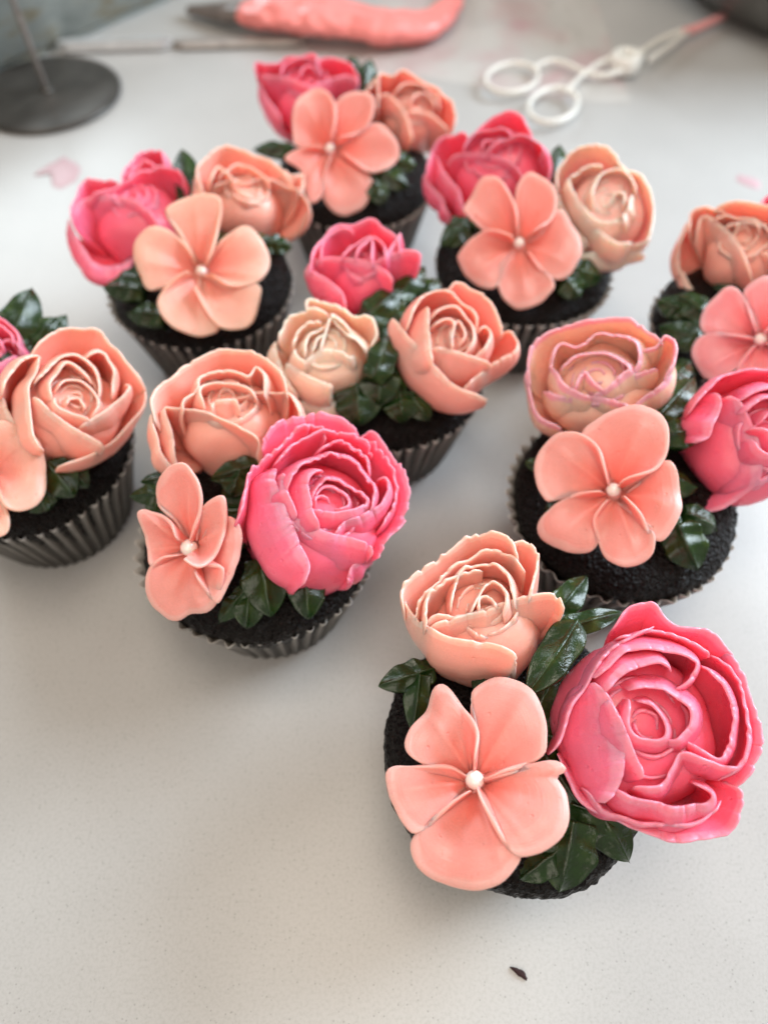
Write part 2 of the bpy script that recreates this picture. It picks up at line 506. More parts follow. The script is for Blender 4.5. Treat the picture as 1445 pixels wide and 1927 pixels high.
def ball(r, n, m, sq=1.):
    V = []
    for j in range(m):
        t = math.pi * (j + .02) / (m - 1 + .04)
        for i in range(n):
            a = 2 * math.pi * i / n
            V.append((r * math.sin(t) * math.cos(a), r * math.sin(t) * math.sin(a), r * sq * math.cos(t)))
    return V, grid_faces(n, m, wrap=True, flip=True)

# ------------------------------------------------------------------ leaves
def make_leaf(l, cup, seed):
    rng = np.random.default_rng(seed)
    B, T = np.array(l['b']), np.array(l['t']); W = l['w']
    d = T - B; L = np.linalg.norm(d); d /= L
    up = np.array(l['up']); up = up - d * up.dot(d); up /= np.linalg.norm(up)
    sd = np.cross(d, up)
    NT, NS = 40, 21
    t = np.linspace(-.18, 1, NT); s = np.linspace(-1, 1, NS)
    tt = np.clip((t + .18) / 1.18, 0, 1)
    w = W * (np.clip(1 - tt, 0, 1) ** .86) * (.62 + 1.9 * tt ** 1.1)
    nr = rng.uniform(1.6, 2.8); ph = rng.uniform(0, 6.28, 2)
    top = []; bot = []
    bend = rng.uniform(-.12, .12)
    for i in range(NT):
        for j in range(NS):
            side = 0 if s[j] < 0 else 1
            a = abs(s[j])
            ruff = math.sin(tt[i] * nr * 6.28 + ph[side] - a * 2.2)
            ww = w[i] * (1 + .10 * ruff * a * a * (1 - tt[i]))
            h = .50 * W * (1 - a) * (1 - .4 * tt[i]) + .035 * ruff * (1 - tt[i]) + .06 * math.exp(-(s[j] / .09) ** 2) * (1 - tt[i] * .6)
            h += .07 * W * ruff * a * (1 - tt[i]) + .12 * W * a * a * a
            p = B + d * (t[i] * L) + sd * (s[j] * ww + bend * L * t[i] ** 2 * .5) + up * (h + .14 * L * math.sin(math.pi * tt[i]) * .6)
            top.append(p)
            thk = (.46 * (1 - tt[i]) ** .8 + .10) * (1 - .3 * a)
            bot.append(p - up * thk)
    V = np.array(top + bot); nb = NT * NS
    V -= B
    F = grid_faces(NS, NT) + grid_faces(NS, NT, nb, flip=True)
    for i in range(NT - 1):
        a = i * NS; F.append((a, a + NS, a + NS + nb, a + nb))
        b2 = a + NS - 1; F.append((b2 + NS, b2, b2 + nb, b2 + NS + nb))
    for j in range(NS - 1):
        F.append((j + 1, j, j + nb, j + 1 + nb))
        q = (NT - 1) * NS + j; F.append((q, q + 1, q + 1 + nb, q + nb))
    o = mesh_obj('leaf', V, F, M_LEAF, cup)
    o.location = Vector([float(x) for x in B]) * S
    return o

# ------------------------------------------------------------------ cake and paper case
def make_cake(cup, seed):
    rng = random.Random(seed); off = Vector((seed * 3.1, seed * 1.7, 0))
    prof = spline([(2.3, .15), (3.05, 2.6), (3.28, 3.15), (3.38, 3.5), (3.28, 3.9), (2.7, 4.35), (1.6, 4.62), (.6, 4.7), (.01, 4.7)], 88)
    n = 300; V = []
    for r, z in prof:
        for i in range(n):
            a = 2 * math.pi * i / n
            p = Vector((r * math.cos(a), r * math.sin(a), z))
            q = p + off
            dsp = .10 * noise.noise(q * .8) + .03 * noise.noise(q * 3) + .05 * noise.noise(q * 8) + .035 * noise.noise(q * 17)
            nn = Vector((math.cos(a), math.sin(a), max(0, z - 3.3) * 1.2)).normalized()
            V.append(p + nn * dsp)
    return mesh_obj('cake', V, grid_faces(n, 88, wrap=True), M_CAKE, cup)

def make_case(cup, seed, flare=.0, flare_a=0., size=1.):
    rng = random.Random(seed)
    NP, K = 46, 8
    n = NP * K; rows = 15; V = []; rim = []
    amp = [rng.uniform(.75, 1.25) for _ in range(NP)]
    lean = [rng.uniform(-.35, .35) for _ in range(NP)]
    for j in range(rows):
        t = j / (rows - 1)
        for i in range(n):
            k = i // K
            a = 2 * math.pi * i / n
            ph = (i % K) / K
            tri = math.sin(ph * 2 * math.pi)
            tri = math.copysign(abs(tri) ** .75, tri)
            ax = a + lean[k] * .03 * t
            fl = flare * max(0, math.cos(a - flare_a)) * max(0, t - .55) ** 2 * 4
            r = 2.42 + .90 * t ** .92 + .10 * max(0, t - .75) * 4 * .55 + fl
            r += (.04 + .065 * t) * tri * amp[k]
            r += .05 * math.sin(2 * a + seed) * t + .03 * math.sin(5 * a + seed * 2) * t
            z = .02 + 3.52 * t + (.045 * tri + .05 * math.sin(3 * a + seed)) * max(0, t - .8) * 5
            V.append((r * math.cos(ax), r * math.sin(ax), z)); rim.append(max(0, (tri * .25 + .25)) * t + (.5 if j == rows - 1 else .25 * max(0, t - .85) * 6))  # painted shade in pleat valleys; ridges and lip lightened as if lit through
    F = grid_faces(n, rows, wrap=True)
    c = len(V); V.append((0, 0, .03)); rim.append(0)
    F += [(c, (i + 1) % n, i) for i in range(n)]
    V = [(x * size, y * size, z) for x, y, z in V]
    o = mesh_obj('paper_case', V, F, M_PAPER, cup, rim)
    md = o.modifiers.new('thickness', 'SOLIDIFY'); md.thickness = .018 * S; md.offset = 0
    return o

# ------------------------------------------------------------------ the cupcakes
DATA = {'1':{'loc':[3.37,4.92],'roses':[{'name':'hot pink','col':'pink','base':[2.5,0.26,4.37],'X':[0.995,-0.096,0.003],'A':[-0.025,-0.23,0.973],'H':2.4,'rb':1.3,'petals':[[0.12,[[-0.39,0.51,2.33],[-0.46,-0.04,2.33],[-0.23,-0.31,2.33],[0.2,-0.24,2.33],[0.3,0.09,2.33],[0.09,0.4,2.33],[-0.24,0.46,2.33]]],[0.2,[[-0.44,0.71,2.4],[-0.1,0.84,2.4],[0.39,0.8,2.4],[0.77,0.43,2.4],[0.81,0.08,2.4],[0.53,-0.24,2.4],[0.32,-0.25,2.4]]],[0.25,[[-0.89,0.52,2.35],[-0.62,0.0,2.35],[-0.39,-0.62,2.35],[-0.13,-1.06,2.35]]],[0.2,[[-0.96,0.6,2.35],[-0.61,1.01,2.35],[-0.14,1.28,2.35],[0.24,1.35,2.35],[0.55,1.25,2.35]]],[0.15,[[-1.12,0.91,2.26],[-0.57,1.54,2.26],[-0.1,1.66,2.26],[0.43,1.64,2.26],[0.93,1.55,2.26],[1.06,1.39,2.26],[0.81,0.99,2.26],[0.5,0.77,2.26]]],[0.15,[[1.27,1.42,2.16],[1.59,1.04,2.16],[1.84,0.6,2.16],[1.87,0.01,2.16],[1.56,-0.54,2.16],[1.15,-0.41,2.16],[0.8,-0.21,2.16]]],[0.15,[[-0.32,-1.31,2.28],[0.24,-1.19,2.28],[0.49,-0.85,2.28],[0.74,-0.51,2.28],[1.22,-0.61,2.28],[1.54,-0.71,2.28],[1.86,-0.65,2.28]]],[0.2,[[-0.78,-1.32,2.11],[-0.36,-1.48,2.11],[0.17,-1.58,2.11],[0.76,-1.58,2.11],[1.21,-1.49,2.11],[1.31,-1.26,2.11],[0.96,-1.1,2.11]]],[0.5,[[-1.11,0.85,2.21],[-0.79,0.42,2.21],[-0.6,-0.11,2.21],[-0.55,-0.69,2.21],[-0.66,-1.27,2.21],[-0.93,-1.68,2.21]]],[0.0,[[0.26,2.24,2.06],[-0.29,1.96,2.06],[-0.81,1.59,2.06],[-1.25,0.95,2.06],[-1.66,0.23,2.06],[-1.93,-0.52,2.06],[-2.12,-0.78,2.06]]],[-0.1,[[-0.63,2.21,1.78],[-0.33,2.68,1.78],[-0.03,2.83,1.78],[0.3,2.86,1.78],[0.56,2.59,1.78],[0.91,2.38,1.78],[1.62,2.31,1.78],[1.93,2.04,1.78],[2.16,1.71,1.78]]],[-0.1,[[1.94,1.86,1.73],[2.24,1.56,1.73],[2.5,0.76,1.73],[2.61,0.09,1.73],[2.41,-0.53,1.73],[2.04,-1.06,1.73]]],[-0.15,[[-1.83,-0.74,1.58],[-1.6,-1.26,1.58],[-1.26,-1.7,1.58],[-0.28,-2.13,1.58],[0.5,-2.28,1.58],[1.04,-2.28,1.58],[1.83,-2.1,1.58],[2.09,-1.72,1.58],[2.21,-1.22,1.58],[1.95,-0.98,1.58]]],[0.08,[[1.67,1.79,1.99],[2.13,1.2,1.99],[2.25,0.35,1.99],[2.07,-0.44,1.99],[1.67,-0.97,1.99]]],[0.05,[[-1.32,-1.43,1.85],[-0.71,-1.92,1.85],[0.24,-1.97,1.85],[1.14,-1.85,1.85],[1.73,-1.43,1.85]]],[0.05,[[-0.57,1.88,2.04],[0.17,2.17,2.04],[0.93,2.01,2.04],[1.55,1.71,2.04]]]],'seed':1,'rag':1.3,'th':1.0},
{'name':'peach','col':'peach','base':[-0.71,2.54,4.22],'X':[0.991,-0.073,0.114],'A':[-0.108,0.08,0.991],'H':2.5,'rb':1.05,'petals':[[0.05,[[-0.1,-0.27,2.5],[-0.11,0.01,2.5],[0.05,0.11,2.5],[0.23,-0.03,2.5],[0.23,-0.24,2.5]]],[0.1,[[-0.33,-0.38,2.55],[-0.1,0.19,2.55],[0.18,0.48,2.55],[0.44,0.29,2.55],[0.51,-0.1,2.55],[0.46,-0.36,2.55]]],[0.15,[[-0.73,-0.24,2.55],[-0.71,0.39,2.55],[-0.28,0.91,2.55],[0.24,0.95,2.55],[0.59,0.55,2.55],[0.73,-0.09,2.55]]],[0.1,[[-1.34,-0.75,2.58],[-1.34,-0.07,2.58],[-0.98,0.33,2.57],[-0.58,0.62,2.57],[-0.03,0.87,2.57]]],[0.0,[[-1.96,-0.33,2.6],[-1.94,0.18,2.6],[-1.58,0.63,2.6],[-0.94,1.3,2.6],[-0.25,1.75,2.6],[0.32,1.78,2.6],[0.66,1.53,2.6],[0.86,1.07,2.6]]],[0.12,[[-1.38,-0.57,2.4],[-1.1,-0.4,2.4],[-0.63,-0.42,2.4],[-0.1,-0.3,2.4],[0.43,-0.1,2.4]]],[0.0,[[0.6,1.57,2.5],[0.88,1.68,2.5],[1.15,1.6,2.5],[1.33,1.14,2.5],[1.21,0.57,2.5],[1.03,0.06,2.5]]],[0.1,[[-1.37,-0.71,2.38],[-0.9,-0.54,2.37],[-0.43,-0.38,2.37],[0.3,-0.09,2.37],[1.11,0.19,2.37],[1.7,0.22,2.37],[1.9,-0.06,2.37]]],[0.15,[[-2.03,0.26,2.32],[-1.83,-0.21,2.32],[-1.57,-0.51,2.33],[-0.89,-0.91,2.33],[-0.23,-1.05,2.33],[0.29,-1.13,2.33],[0.67,-1.31,2.33],[0.73,-1.42,2.0],[0.56,-1.55,1.5]]],[0.06,[[-1.66,-0.49,2.5],[-1.42,0.09,2.5],[-0.86,0.78,2.5],[-0.1,1.33,2.5],[0.59,1.34,2.5],[1.02,0.89,2.5]]]],'seed':2,'rag':2.2,'th':1.0}],'blossoms':[{'col':'salmon','cen':[-1.3,-1.17,5.3],'X':[0.985,-0.077,0.153],'A':[-0.158,-0.06,0.986],'petals':[[0.05,0.34,0.06,[[-0.23,0.24],[-0.68,0.25],[-1.17,0.27],[-1.53,0.53],[-1.5,0.98],[-1.13,1.52],[-0.98,2.02],[-0.73,2.12],[-0.41,1.77],[-0.08,1.25],[0.09,0.81],[0.04,0.25]]],[0.02,0.1,0.02,[[0.03,0.37],[0.08,1.07],[-0.06,1.72],[-0.01,1.99],[0.42,2.28],[0.95,2.27],[1.38,2.06],[1.6,1.57],[1.66,0.99],[1.49,0.49],[0.6,0.15],[0.22,0.01]]],[0.2,0.3,0.12,[[0.22,-0.02],[0.6,0.09],[1.29,0.3],[1.79,0.41],[2.01,0.25],[1.79,0.08],[2.03,-0.32],[2.05,-0.84],[1.78,-1.27],[1.24,-1.54],[0.85,-1.52],[0.53,-1.09],[0.19,-0.5],[0.1,-0.24]]],[0.12,0.1,0.0,[[0.13,-0.29],[0.47,-0.75],[0.77,-1.24],[1.01,-1.59],[0.61,-2.1],[0.05,-2.28],[-0.61,-2.2],[-1.16,-1.88],[-1.35,-1.42],[-1.11,-1.15],[-0.53,-0.62],[-0.09,-0.31]]],[0.02,0.12,-0.02,[[-0.15,-0.43],[-0.71,-0.81],[-1.29,-1.24],[-1.73,-0.83],[-1.98,-0.27],[-1.93,0.11],[-1.33,0.21],[-0.61,0.23],[-0.16,0.05]]]],'pearl':0.215,'label':''}],'leaves':[{'b':[-2.35,1.57,4.9],'t':[-3.51,1.16,5.0],'w':0.45,'up':[-0.03,-0.22,0.98]},
{'b':[-2.5,1.25,5.0],'t':[-2.67,0.14,4.6],'w':0.39,'up':[-0.03,-0.21,0.98]},
{'b':[1.13,2.14,5.9],'t':[0.02,0.59,5.9],'w':0.54,'up':[-0.15,-0.24,0.96]},
{'b':[1.04,3.07,5.0],'t':[2.13,4.16,5.0],'w':0.47,'up':[-0.14,-0.26,0.96]},
{'b':[1.13,2.54,5.3],'t':[2.79,3.07,5.2],'w':0.36,'up':[-0.15,-0.25,0.96]},
{'b':[1.55,-1.56,4.5],'t':[2.22,-2.66,4.1],'w':0.62,'up':[-0.16,-0.11,0.98]},
{'b':[0.9,-2.06,4.6],'t':[0.6,-3.27,4.1],'w':0.76,'up':[-0.14,-0.1,0.98]},
{'b':[0.53,-2.51,4.4],'t':[-0.32,-3.03,4.2],'w':0.47,'up':[-0.13,-0.08,0.99]},
{'b':[1.11,-1.6,4.7],'t':[2.54,-2.03,4.3],'w':0.5,'up':[-0.15,-0.11,0.98]}]},'2':{'loc':[-3.74,11.19],'roses':[{'name':'hot pink','col':'pink','base':[1.56,-0.49,4.43],'X':[0.949,0.173,-0.265],'A':[0.287,-0.122,0.95],'H':2.5,'rb':1.25,'petals':[[0.1,[[-0.22,-0.04,2.33],[-0.24,0.26,2.32],[-0.03,0.46,2.32],[0.31,0.39,2.33],[0.62,0.14,2.32],[0.57,-0.07,2.32],[0.19,-0.17,2.32]]],[0.15,[[-0.4,0.08,2.45],[-0.25,0.44,2.45],[0.05,0.64,2.45],[0.52,0.51,2.45],[0.95,0.24,2.45],[1.04,-0.07,2.45],[0.72,-0.21,2.45]]],[0.15,[[-0.38,-0.21,2.5],[0.07,-0.34,2.5],[0.53,-0.27,2.5],[0.89,-0.15,2.5],[1.04,-0.03,2.5]]],[0.25,[[0.03,0.94,2.5],[-0.28,0.78,2.5],[-0.48,0.51,2.5],[-0.45,-0.0,2.5],[-0.37,-0.38,2.5],[-0.25,-0.69,2.5]]],[0.15,[[-0.98,0.38,2.5],[-0.81,0.78,2.5],[-0.51,1.09,2.5],[-0.09,1.28,2.5],[0.27,1.44,2.5],[0.7,1.21,2.5],[1.07,0.87,2.5],[1.29,0.49,2.5],[1.25,0.06,2.5],[1.13,-0.25,2.5]]],[0.1,[[-0.01,1.54,2.37],[0.34,1.81,2.38],[0.72,1.85,2.38],[0.96,1.6,2.37],[1.22,1.32,2.38],[1.38,0.9,2.38]]],[0.15,[[0.12,-0.81,2.32],[0.55,-0.49,2.32],[1.04,-0.25,2.32],[1.51,-0.01,2.32],[1.74,0.36,2.32],[1.76,0.65,2.33],[1.56,0.8,2.32]]],[0.2,[[-1.01,0.97,2.3],[-1.01,0.57,2.3],[-0.89,0.03,2.3],[-0.79,-0.35,2.3]]],[0.25,[[-0.82,-0.28,2.2],[-0.49,-0.54,2.2],[0.1,-0.79,2.2],[0.64,-0.94,2.2],[1.1,-1.13,2.2],[1.19,-1.33,2.2]]],[0.36,[[-1.18,1.24,2.12],[-1.21,0.65,2.13],[-1.01,-0.13,2.12],[-0.78,-0.89,2.12],[-0.57,-1.57,2.12],[-0.66,-2.02,2.12]]],[0.0,[[-2.28,-0.28,2.1],[-2.07,0.12,2.1],[-1.96,0.9,2.1],[-1.7,1.27,2.1],[-1.11,1.73,2.1],[-0.55,2.3,2.1],[-0.19,2.44,2.1],[-0.15,2.54,2.1],[0.21,2.52,2.1],[0.28,2.09,2.1]]],[-0.1,[[-1.45,1.92,1.85],[-1.31,2.31,1.85],[-0.82,2.76,1.85],[0.1,3.01,1.85],[0.94,2.84,1.85],[1.2,2.47,1.85],[1.61,2.21,1.85]]],[-0.1,[[1.44,2.46,1.88],[1.77,2.54,1.87],[2.12,2.07,1.87],[2.43,1.41,1.87],[2.59,0.75,1.88],[2.53,0.23,1.88],[2.19,-0.4,1.87],[1.81,-0.74,1.87],[1.4,-1.3,1.87]]],[0.1,[[0.62,-1.84,1.55],[0.72,-1.49,1.55],[1.04,-1.2,1.55],[1.48,-1.03,1.55]]],[0.06,[[1.59,2.14,2.1],[1.99,1.55,2.1],[2.15,0.76,2.1],[1.96,-0.0,2.1],[1.53,-0.52,2.1]]],[0.05,[[-1.15,1.32,2.15],[-0.47,2.01,2.15],[0.44,2.28,2.15],[1.14,2.11,2.15],[1.6,1.64,2.15]]]],'seed':3,'rag':2.4,'th':1.0},
{'name':'peach','col':'peach','base':[-0.98,3.02,4.51],'X':[0.996,0.03,-0.085],'A':[0.087,-0.058,0.994],'H':2.5,'rb':1.25,'petals':[[0.1,[[-0.32,-0.68,2.5],[-0.25,-0.46,2.5],[0.2,-0.36,2.5],[0.44,-0.46,2.5]]],[0.15,[[-0.54,-0.63,2.57],[-0.62,-0.09,2.58],[-0.3,0.15,2.58],[0.23,0.14,2.58],[0.65,-0.03,2.58],[0.9,-0.21,2.58]]],[0.15,[[-1.04,-0.76,2.58],[-1.05,-0.47,2.57],[-0.71,-0.07,2.58],[-0.66,0.25,2.58],[-0.27,0.51,2.58],[0.2,0.58,2.57],[0.62,0.46,2.57],[0.84,0.78,2.58],[1.05,0.4,2.58],[1.13,-0.12,2.57]]],[-0.02,[[-1.88,-1.1,2.6],[-1.89,-0.53,2.6],[-1.72,-0.05,2.6],[-1.41,0.27,2.6],[-0.95,0.89,2.6],[-0.16,1.37,2.6],[0.5,1.37,2.6],[1.06,1.08,2.6],[1.51,0.63,2.6],[1.8,-0.11,2.6]]],[0.15,[[-0.45,-0.7,2.33],[0.06,-0.28,2.33],[0.63,-0.04,2.33],[1.34,0.1,2.33],[1.82,0.02,2.33],[2.07,-0.59,2.32],[2.05,-0.82,1.88]]],[0.2,[[-1.33,-1.87,1.12],[-1.43,-1.16,1.87],[-1.64,-0.63,2.33],[-1.3,-0.58,2.32],[-0.89,-0.64,2.32],[-0.36,-0.76,2.32],[0.24,-1.03,2.32],[0.72,-1.33,2.33],[1.02,-1.64,2.32],[0.95,-1.8,2.0]]],[0.15,[[-1.96,-0.76,2.38],[-1.82,-1.28,2.12],[-1.65,-1.7,1.5],[-1.43,-1.79,1.0]]]],'seed':4,'rag':0.9,'th':1.0}],'blossoms':[{'col':'salmon','cen':[-1.36,-1.43,5.5],'X':[0.983,-0.081,0.164],'A':[-0.182,-0.492,0.851],'petals':[[0.1,0.12,0.03,[[-0.15,0.34],[-0.33,0.8],[-0.75,1.26],[-0.75,1.74],[-0.43,2.09],[0.03,2.24],[0.34,1.97],[0.55,1.46],[0.5,0.89],[0.27,0.39],[0.15,0.17]]],[0.1,0.3,0.08,[[0.21,0.17],[0.39,0.61],[0.63,1.09],[1.02,1.32],[1.21,1.24],[1.26,0.82],[1.21,0.32],[1.04,-0.12],[0.75,-0.5],[0.39,-0.28]]],[0.1,0.1,-0.12,[[0.39,0.16],[0.93,0.72],[1.29,0.77],[1.49,0.37],[1.45,-0.35],[1.28,-0.9],[0.92,-1.46],[0.45,-0.62]]],[0.1,0.2,0.0,[[-0.27,-0.11],[-0.51,-0.28],[-0.94,-0.49],[-1.05,-0.05],[-1.2,0.7],[-1.18,0.99],[-0.67,0.87],[-0.27,0.6],[-0.09,0.23]]],[0.25,0.12,0.04,[[0.33,-0.34],[0.81,-0.48],[1.19,-0.56],[1.07,-1.07],[0.92,-1.46],[0.63,-1.73],[0.18,-1.77],[-0.15,-1.96],[-0.57,-1.86],[-0.95,-1.52],[-1.1,-1.07],[-1.0,-0.61],[-0.57,-0.28],[-0.15,-0.2]]]],'pearl':0.23,'label':''}],'leaves':[{'b':[-2.36,1.23,5.0],'t':[-3.33,0.96,5.1],'w':0.31,'up':[0.18,-0.37,0.91]},
{'b':[-2.54,0.6,5.0],'t':[-3.63,0.65,4.9],'w':0.38,'up':[0.19,-0.35,0.92]},
{'b':[-2.79,0.67,4.9],'t':[-3.0,-0.16,4.5],'w':0.35,'up':[0.19,-0.35,0.92]},
{'b':[-0.04,1.36,5.3],'t':[-1.25,0.91,5.4],'w':0.44,'up':[0.11,-0.38,0.92]},
{'b':[-0.44,1.06,5.3],'t':[-0.63,0.4,5.2],'w':0.56,'up':[0.13,-0.37,0.92]},
{'b':[0.42,-1.74,4.9],'t':[0.72,-3.01,4.5],'w':0.73,'up':[0.11,-0.3,0.95]},
{'b':[1.62,-1.89,4.8],'t':[1.71,-3.04,4.4],'w':0.61,'up':[0.07,-0.3,0.95]},
{'b':[0.1,-2.49,4.6],'t':[0.01,-3.26,4.3],'w':0.52,'up':[0.11,-0.28,0.95]},
{'b':[0.78,-1.66,5.1],'t':[1.2,-2.33,4.8],'w':0.49,'up':[0.09,-0.31,0.95]},
{'b':[1.9,-1.77,4.7],'t':[2.33,-2.02,4.5],'w':0.35,'up':[0.06,-0.3,0.95]},
{'b':[-0.11,-2.47,4.7],'t':[-0.68,-3.09,4.3],'w':0.32,'up':[0.12,-0.28,0.95]}]},'3':{'loc':[-1.26,29.27],'roses':[{'name':'hot pink','col':'pink','base':[-2.09,4.34,3.89],'X':[0.998,-0.063,-0.03],'A':[0.004,-0.371,0.929],'H':2.7,'rb':1.2,'petals':[[0.1,[[-0.24,-0.17,2.7],[-0.08,0.14,2.7],[0.3,0.24,2.7],[0.52,-0.04,2.7]]],[0.1,[[-1.06,-0.31,2.75],[-0.92,0.25,2.75],[-0.31,0.6,2.75],[0.34,0.57,2.75],[0.65,-0.0,2.75]]],[0.05,[[-2.09,-0.28,2.75],[-2.11,0.17,2.75],[-1.62,0.13,2.75],[-1.25,0.3,2.75],[-0.83,0.63,2.75],[0.26,0.73,2.75],[0.43,0.35,2.75]]],[0.05,[[0.29,0.39,2.7],[0.91,0.7,2.7],[1.69,0.61,2.7],[2.18,0.16,2.7],[2.22,-0.12,2.43]]],[0.12,[[0.24,-0.64,2.56],[0.67,-0.42,2.57],[1.23,-0.12,2.56],[1.73,0.03,2.56],[2.23,-0.16,2.57],[2.06,-0.3,2.02]]],[0.15,[[-2.04,-0.1,2.57],[-1.68,-0.19,2.57],[-1.22,-0.23,2.57],[-0.7,-0.3,2.57],[-0.23,-0.45,2.57],[0.3,-0.67,2.56],[0.64,-0.87,2.56]]],[0.15,[[-2.09,0.03,2.16],[-1.74,-0.84,2.16],[-1.22,-1.47,2.16],[-0.92,-1.89,2.16]]]],'seed':12,'rag':0.5,'th':1.0},
{'name':'peach','col':'peach2','base':[2.22,2.59,4.1],'X':[0.981,0.18,-0.072],'A':[0.156,-0.511,0.846],'H':2.6,'rb':1.2,'petals':[[0.1,[[-0.35,-0.24,2.6],[-0.04,0.19,2.6],[0.48,0.24,2.6],[0.74,-0.27,2.6]]],[0.15,[[-0.91,0.34,2.6],[-0.43,0.64,2.6],[0.2,0.62,2.6],[0.79,0.17,2.6],[0.99,-0.34,2.6]]],[0.02,[[-1.68,-0.24,2.65],[-1.59,0.51,2.65],[-1.4,1.06,2.65],[-0.9,1.02,2.65],[-0.45,1.14,2.65],[0.27,0.75,2.65],[1.12,0.35,2.65]]],[0.05,[[0.96,0.39,2.55],[1.36,-0.0,2.55],[1.62,-0.58,2.55],[1.42,-1.15,2.55]]],[0.15,[[-0.55,-0.35,2.42],[0.12,-0.4,2.42],[0.67,-0.61,2.42],[1.31,-1.26,2.42]]],[0.2,[[-1.57,0.35,2.39],[-1.13,0.37,2.39],[-0.73,-0.08,2.39],[-0.43,-0.75,2.39],[-0.3,-1.51,2.39]]],[0.15,[[-1.34,1.19,2.34],[-1.84,0.7,2.34],[-2.1,0.39,2.34]]]],'seed':13,'rag':0.7,'th':1.0}],'blossoms':[{'col':'salmon','cen':[-0.92,-0.9,5.4],'X':[0.999,-0.006,-0.034],'A':[0.022,-0.658,0.753],'petals':[[0.06,0.2,0.06,[[-0.28,-0.01],[-0.83,0.0],[-1.35,-0.05],[-1.53,0.52],[-1.51,1.21],[-1.21,1.79],[-0.73,2.09],[-0.24,2.05],[0.11,1.66],[0.23,0.93],[0.09,0.23]]],[0.1,0.2,0.04,[[0.12,0.23],[0.23,0.93],[0.31,1.67],[0.85,2.0],[1.46,1.99],[1.78,1.72],[1.73,1.04],[1.18,0.5],[0.39,0.19]]],[0.15,0.08,0.02,[[0.33,0.13],[1.12,0.44],[1.91,0.93],[2.53,0.49],[2.89,-0.08],[2.75,-0.6],[2.14,-0.97],[1.52,-0.94],[0.59,-0.27]]],[0.05,0.1,-0.02,[[0.4,-0.22],[1.02,-0.6],[1.59,-1.05],[1.81,-1.39],[1.67,-2.05],[1.31,-2.47],[0.69,-2.68],[0.19,-2.51],[-0.25,-1.93],[-0.2,-1.17],[0.1,-0.34]]],[0.05,0.16,0.0,[[-0.03,-0.35],[-0.2,-1.17],[-0.31,-1.99],[-0.74,-2.27],[-0.99,-1.54],[-1.18,-0.97],[-1.8,-0.59],[-1.19,-0.16],[-0.34,-0.1]]]],'pearl':0.2,'label':''}],'leaves':[{'b':[0.39,3.76,5.3],'t':[0.7,4.86,6.1],'w':0.58,'up':[0.02,-0.64,0.77]},
{'b':[-2.82,0.25,4.7],'t':[-4.23,0.14,4.8],'w':0.39,'up':[0.08,-0.6,0.79]},
{'b':[1.01,-1.52,4.8],'t':[2.25,-1.98,4.5],'w':0.61,'up':[0.01,-0.59,0.8]},
{'b':[0.96,-2.28,4.7],'t':[1.2,-3.03,4.4],'w':0.53,'up':[0.01,-0.59,0.81]},
{'b':[1.7,-0.94,4.9],'t':[2.57,-0.99,4.8],'w':0.48,'up':[-0.01,-0.6,0.8]},
{'b':[-0.09,5.08,5.6],'t':[-0.29,5.37,6.0],'w':0.36,'up':[0.03,-0.65,0.76]}]},'4':{'loc':[7.43,12.53],'roses':[{'name':'peach with pink edges','col':'blush','base':[-0.47,3.07,4.63],'X':[0.944,-0.186,0.273],'A':[-0.318,-0.28,0.906],'H':2.4,'rb':1.15,'petals':[[0.1,[[-0.62,-0.52,2.4],[-0.47,-0.16,2.4],[-0.29,-0.01,2.4],[-0.07,-0.35,2.4],[0.2,-0.62,2.4]]],[0.15,[[-1.0,0.1,2.45],[-0.54,0.47,2.45],[-0.01,0.62,2.45],[0.49,0.37,2.45],[0.87,0.01,2.45],[0.72,-0.13,2.45],[0.22,-0.62,2.45]]],[0.15,[[-1.3,0.19,2.47],[-1.06,0.87,2.47],[-0.65,0.81,2.47],[-0.39,0.88,2.47],[-0.02,1.21,2.47],[0.6,1.05,2.47],[1.09,0.77,2.47],[1.18,0.24,2.47],[1.0,-0.15,2.47]]],[0.2,[[-1.34,0.31,2.35],[-1.17,0.06,2.35],[-0.92,-0.31,2.35],[-0.46,-0.66,2.35],[-0.14,-0.74,2.35]]],[0.0,[[-1.97,-0.27,2.45],[-2.02,0.4,2.45],[-1.75,1.05,2.45],[-1.05,1.49,2.45],[-0.14,1.6,2.45],[0.49,1.7,2.45],[1.11,1.43,2.45],[1.57,1.04,2.45],[1.77,0.74,2.45]]],[0.0,[[1.22,0.63,2.4],[1.57,0.69,2.4],[1.75,0.88,2.4],[1.92,0.98,2.4],[2.12,0.74,2.4],[2.07,0.22,2.4],[1.87,-0.28,2.4]]],[0.12,[[-0.15,-0.71,2.23],[0.21,-0.52,2.23],[0.52,-0.35,2.23],[1.03,-0.13,2.23],[1.43,0.04,2.23],[1.7,0.11,2.23]]],[0.15,[[-1.58,-0.32,2.11],[-1.18,-0.55,2.11],[-0.63,-0.68,2.11],[-0.21,-0.67,2.11],[0.42,-0.77,2.11],[0.88,-0.99,2.11],[0.83,-1.11,1.92]]],[0.1,[[-2.06,0.52,2.06],[-1.97,-0.28,2.06],[-1.76,-1.07,2.06],[-1.45,-1.38,2.06],[-1.03,-1.57,2.06]]],[0.1,[[2.08,0.58,2.02],[1.84,-0.22,2.02],[1.39,-0.66,2.02],[1.04,-0.99,2.02]]]],'seed':5,'rag':1.6,'th':1.0},
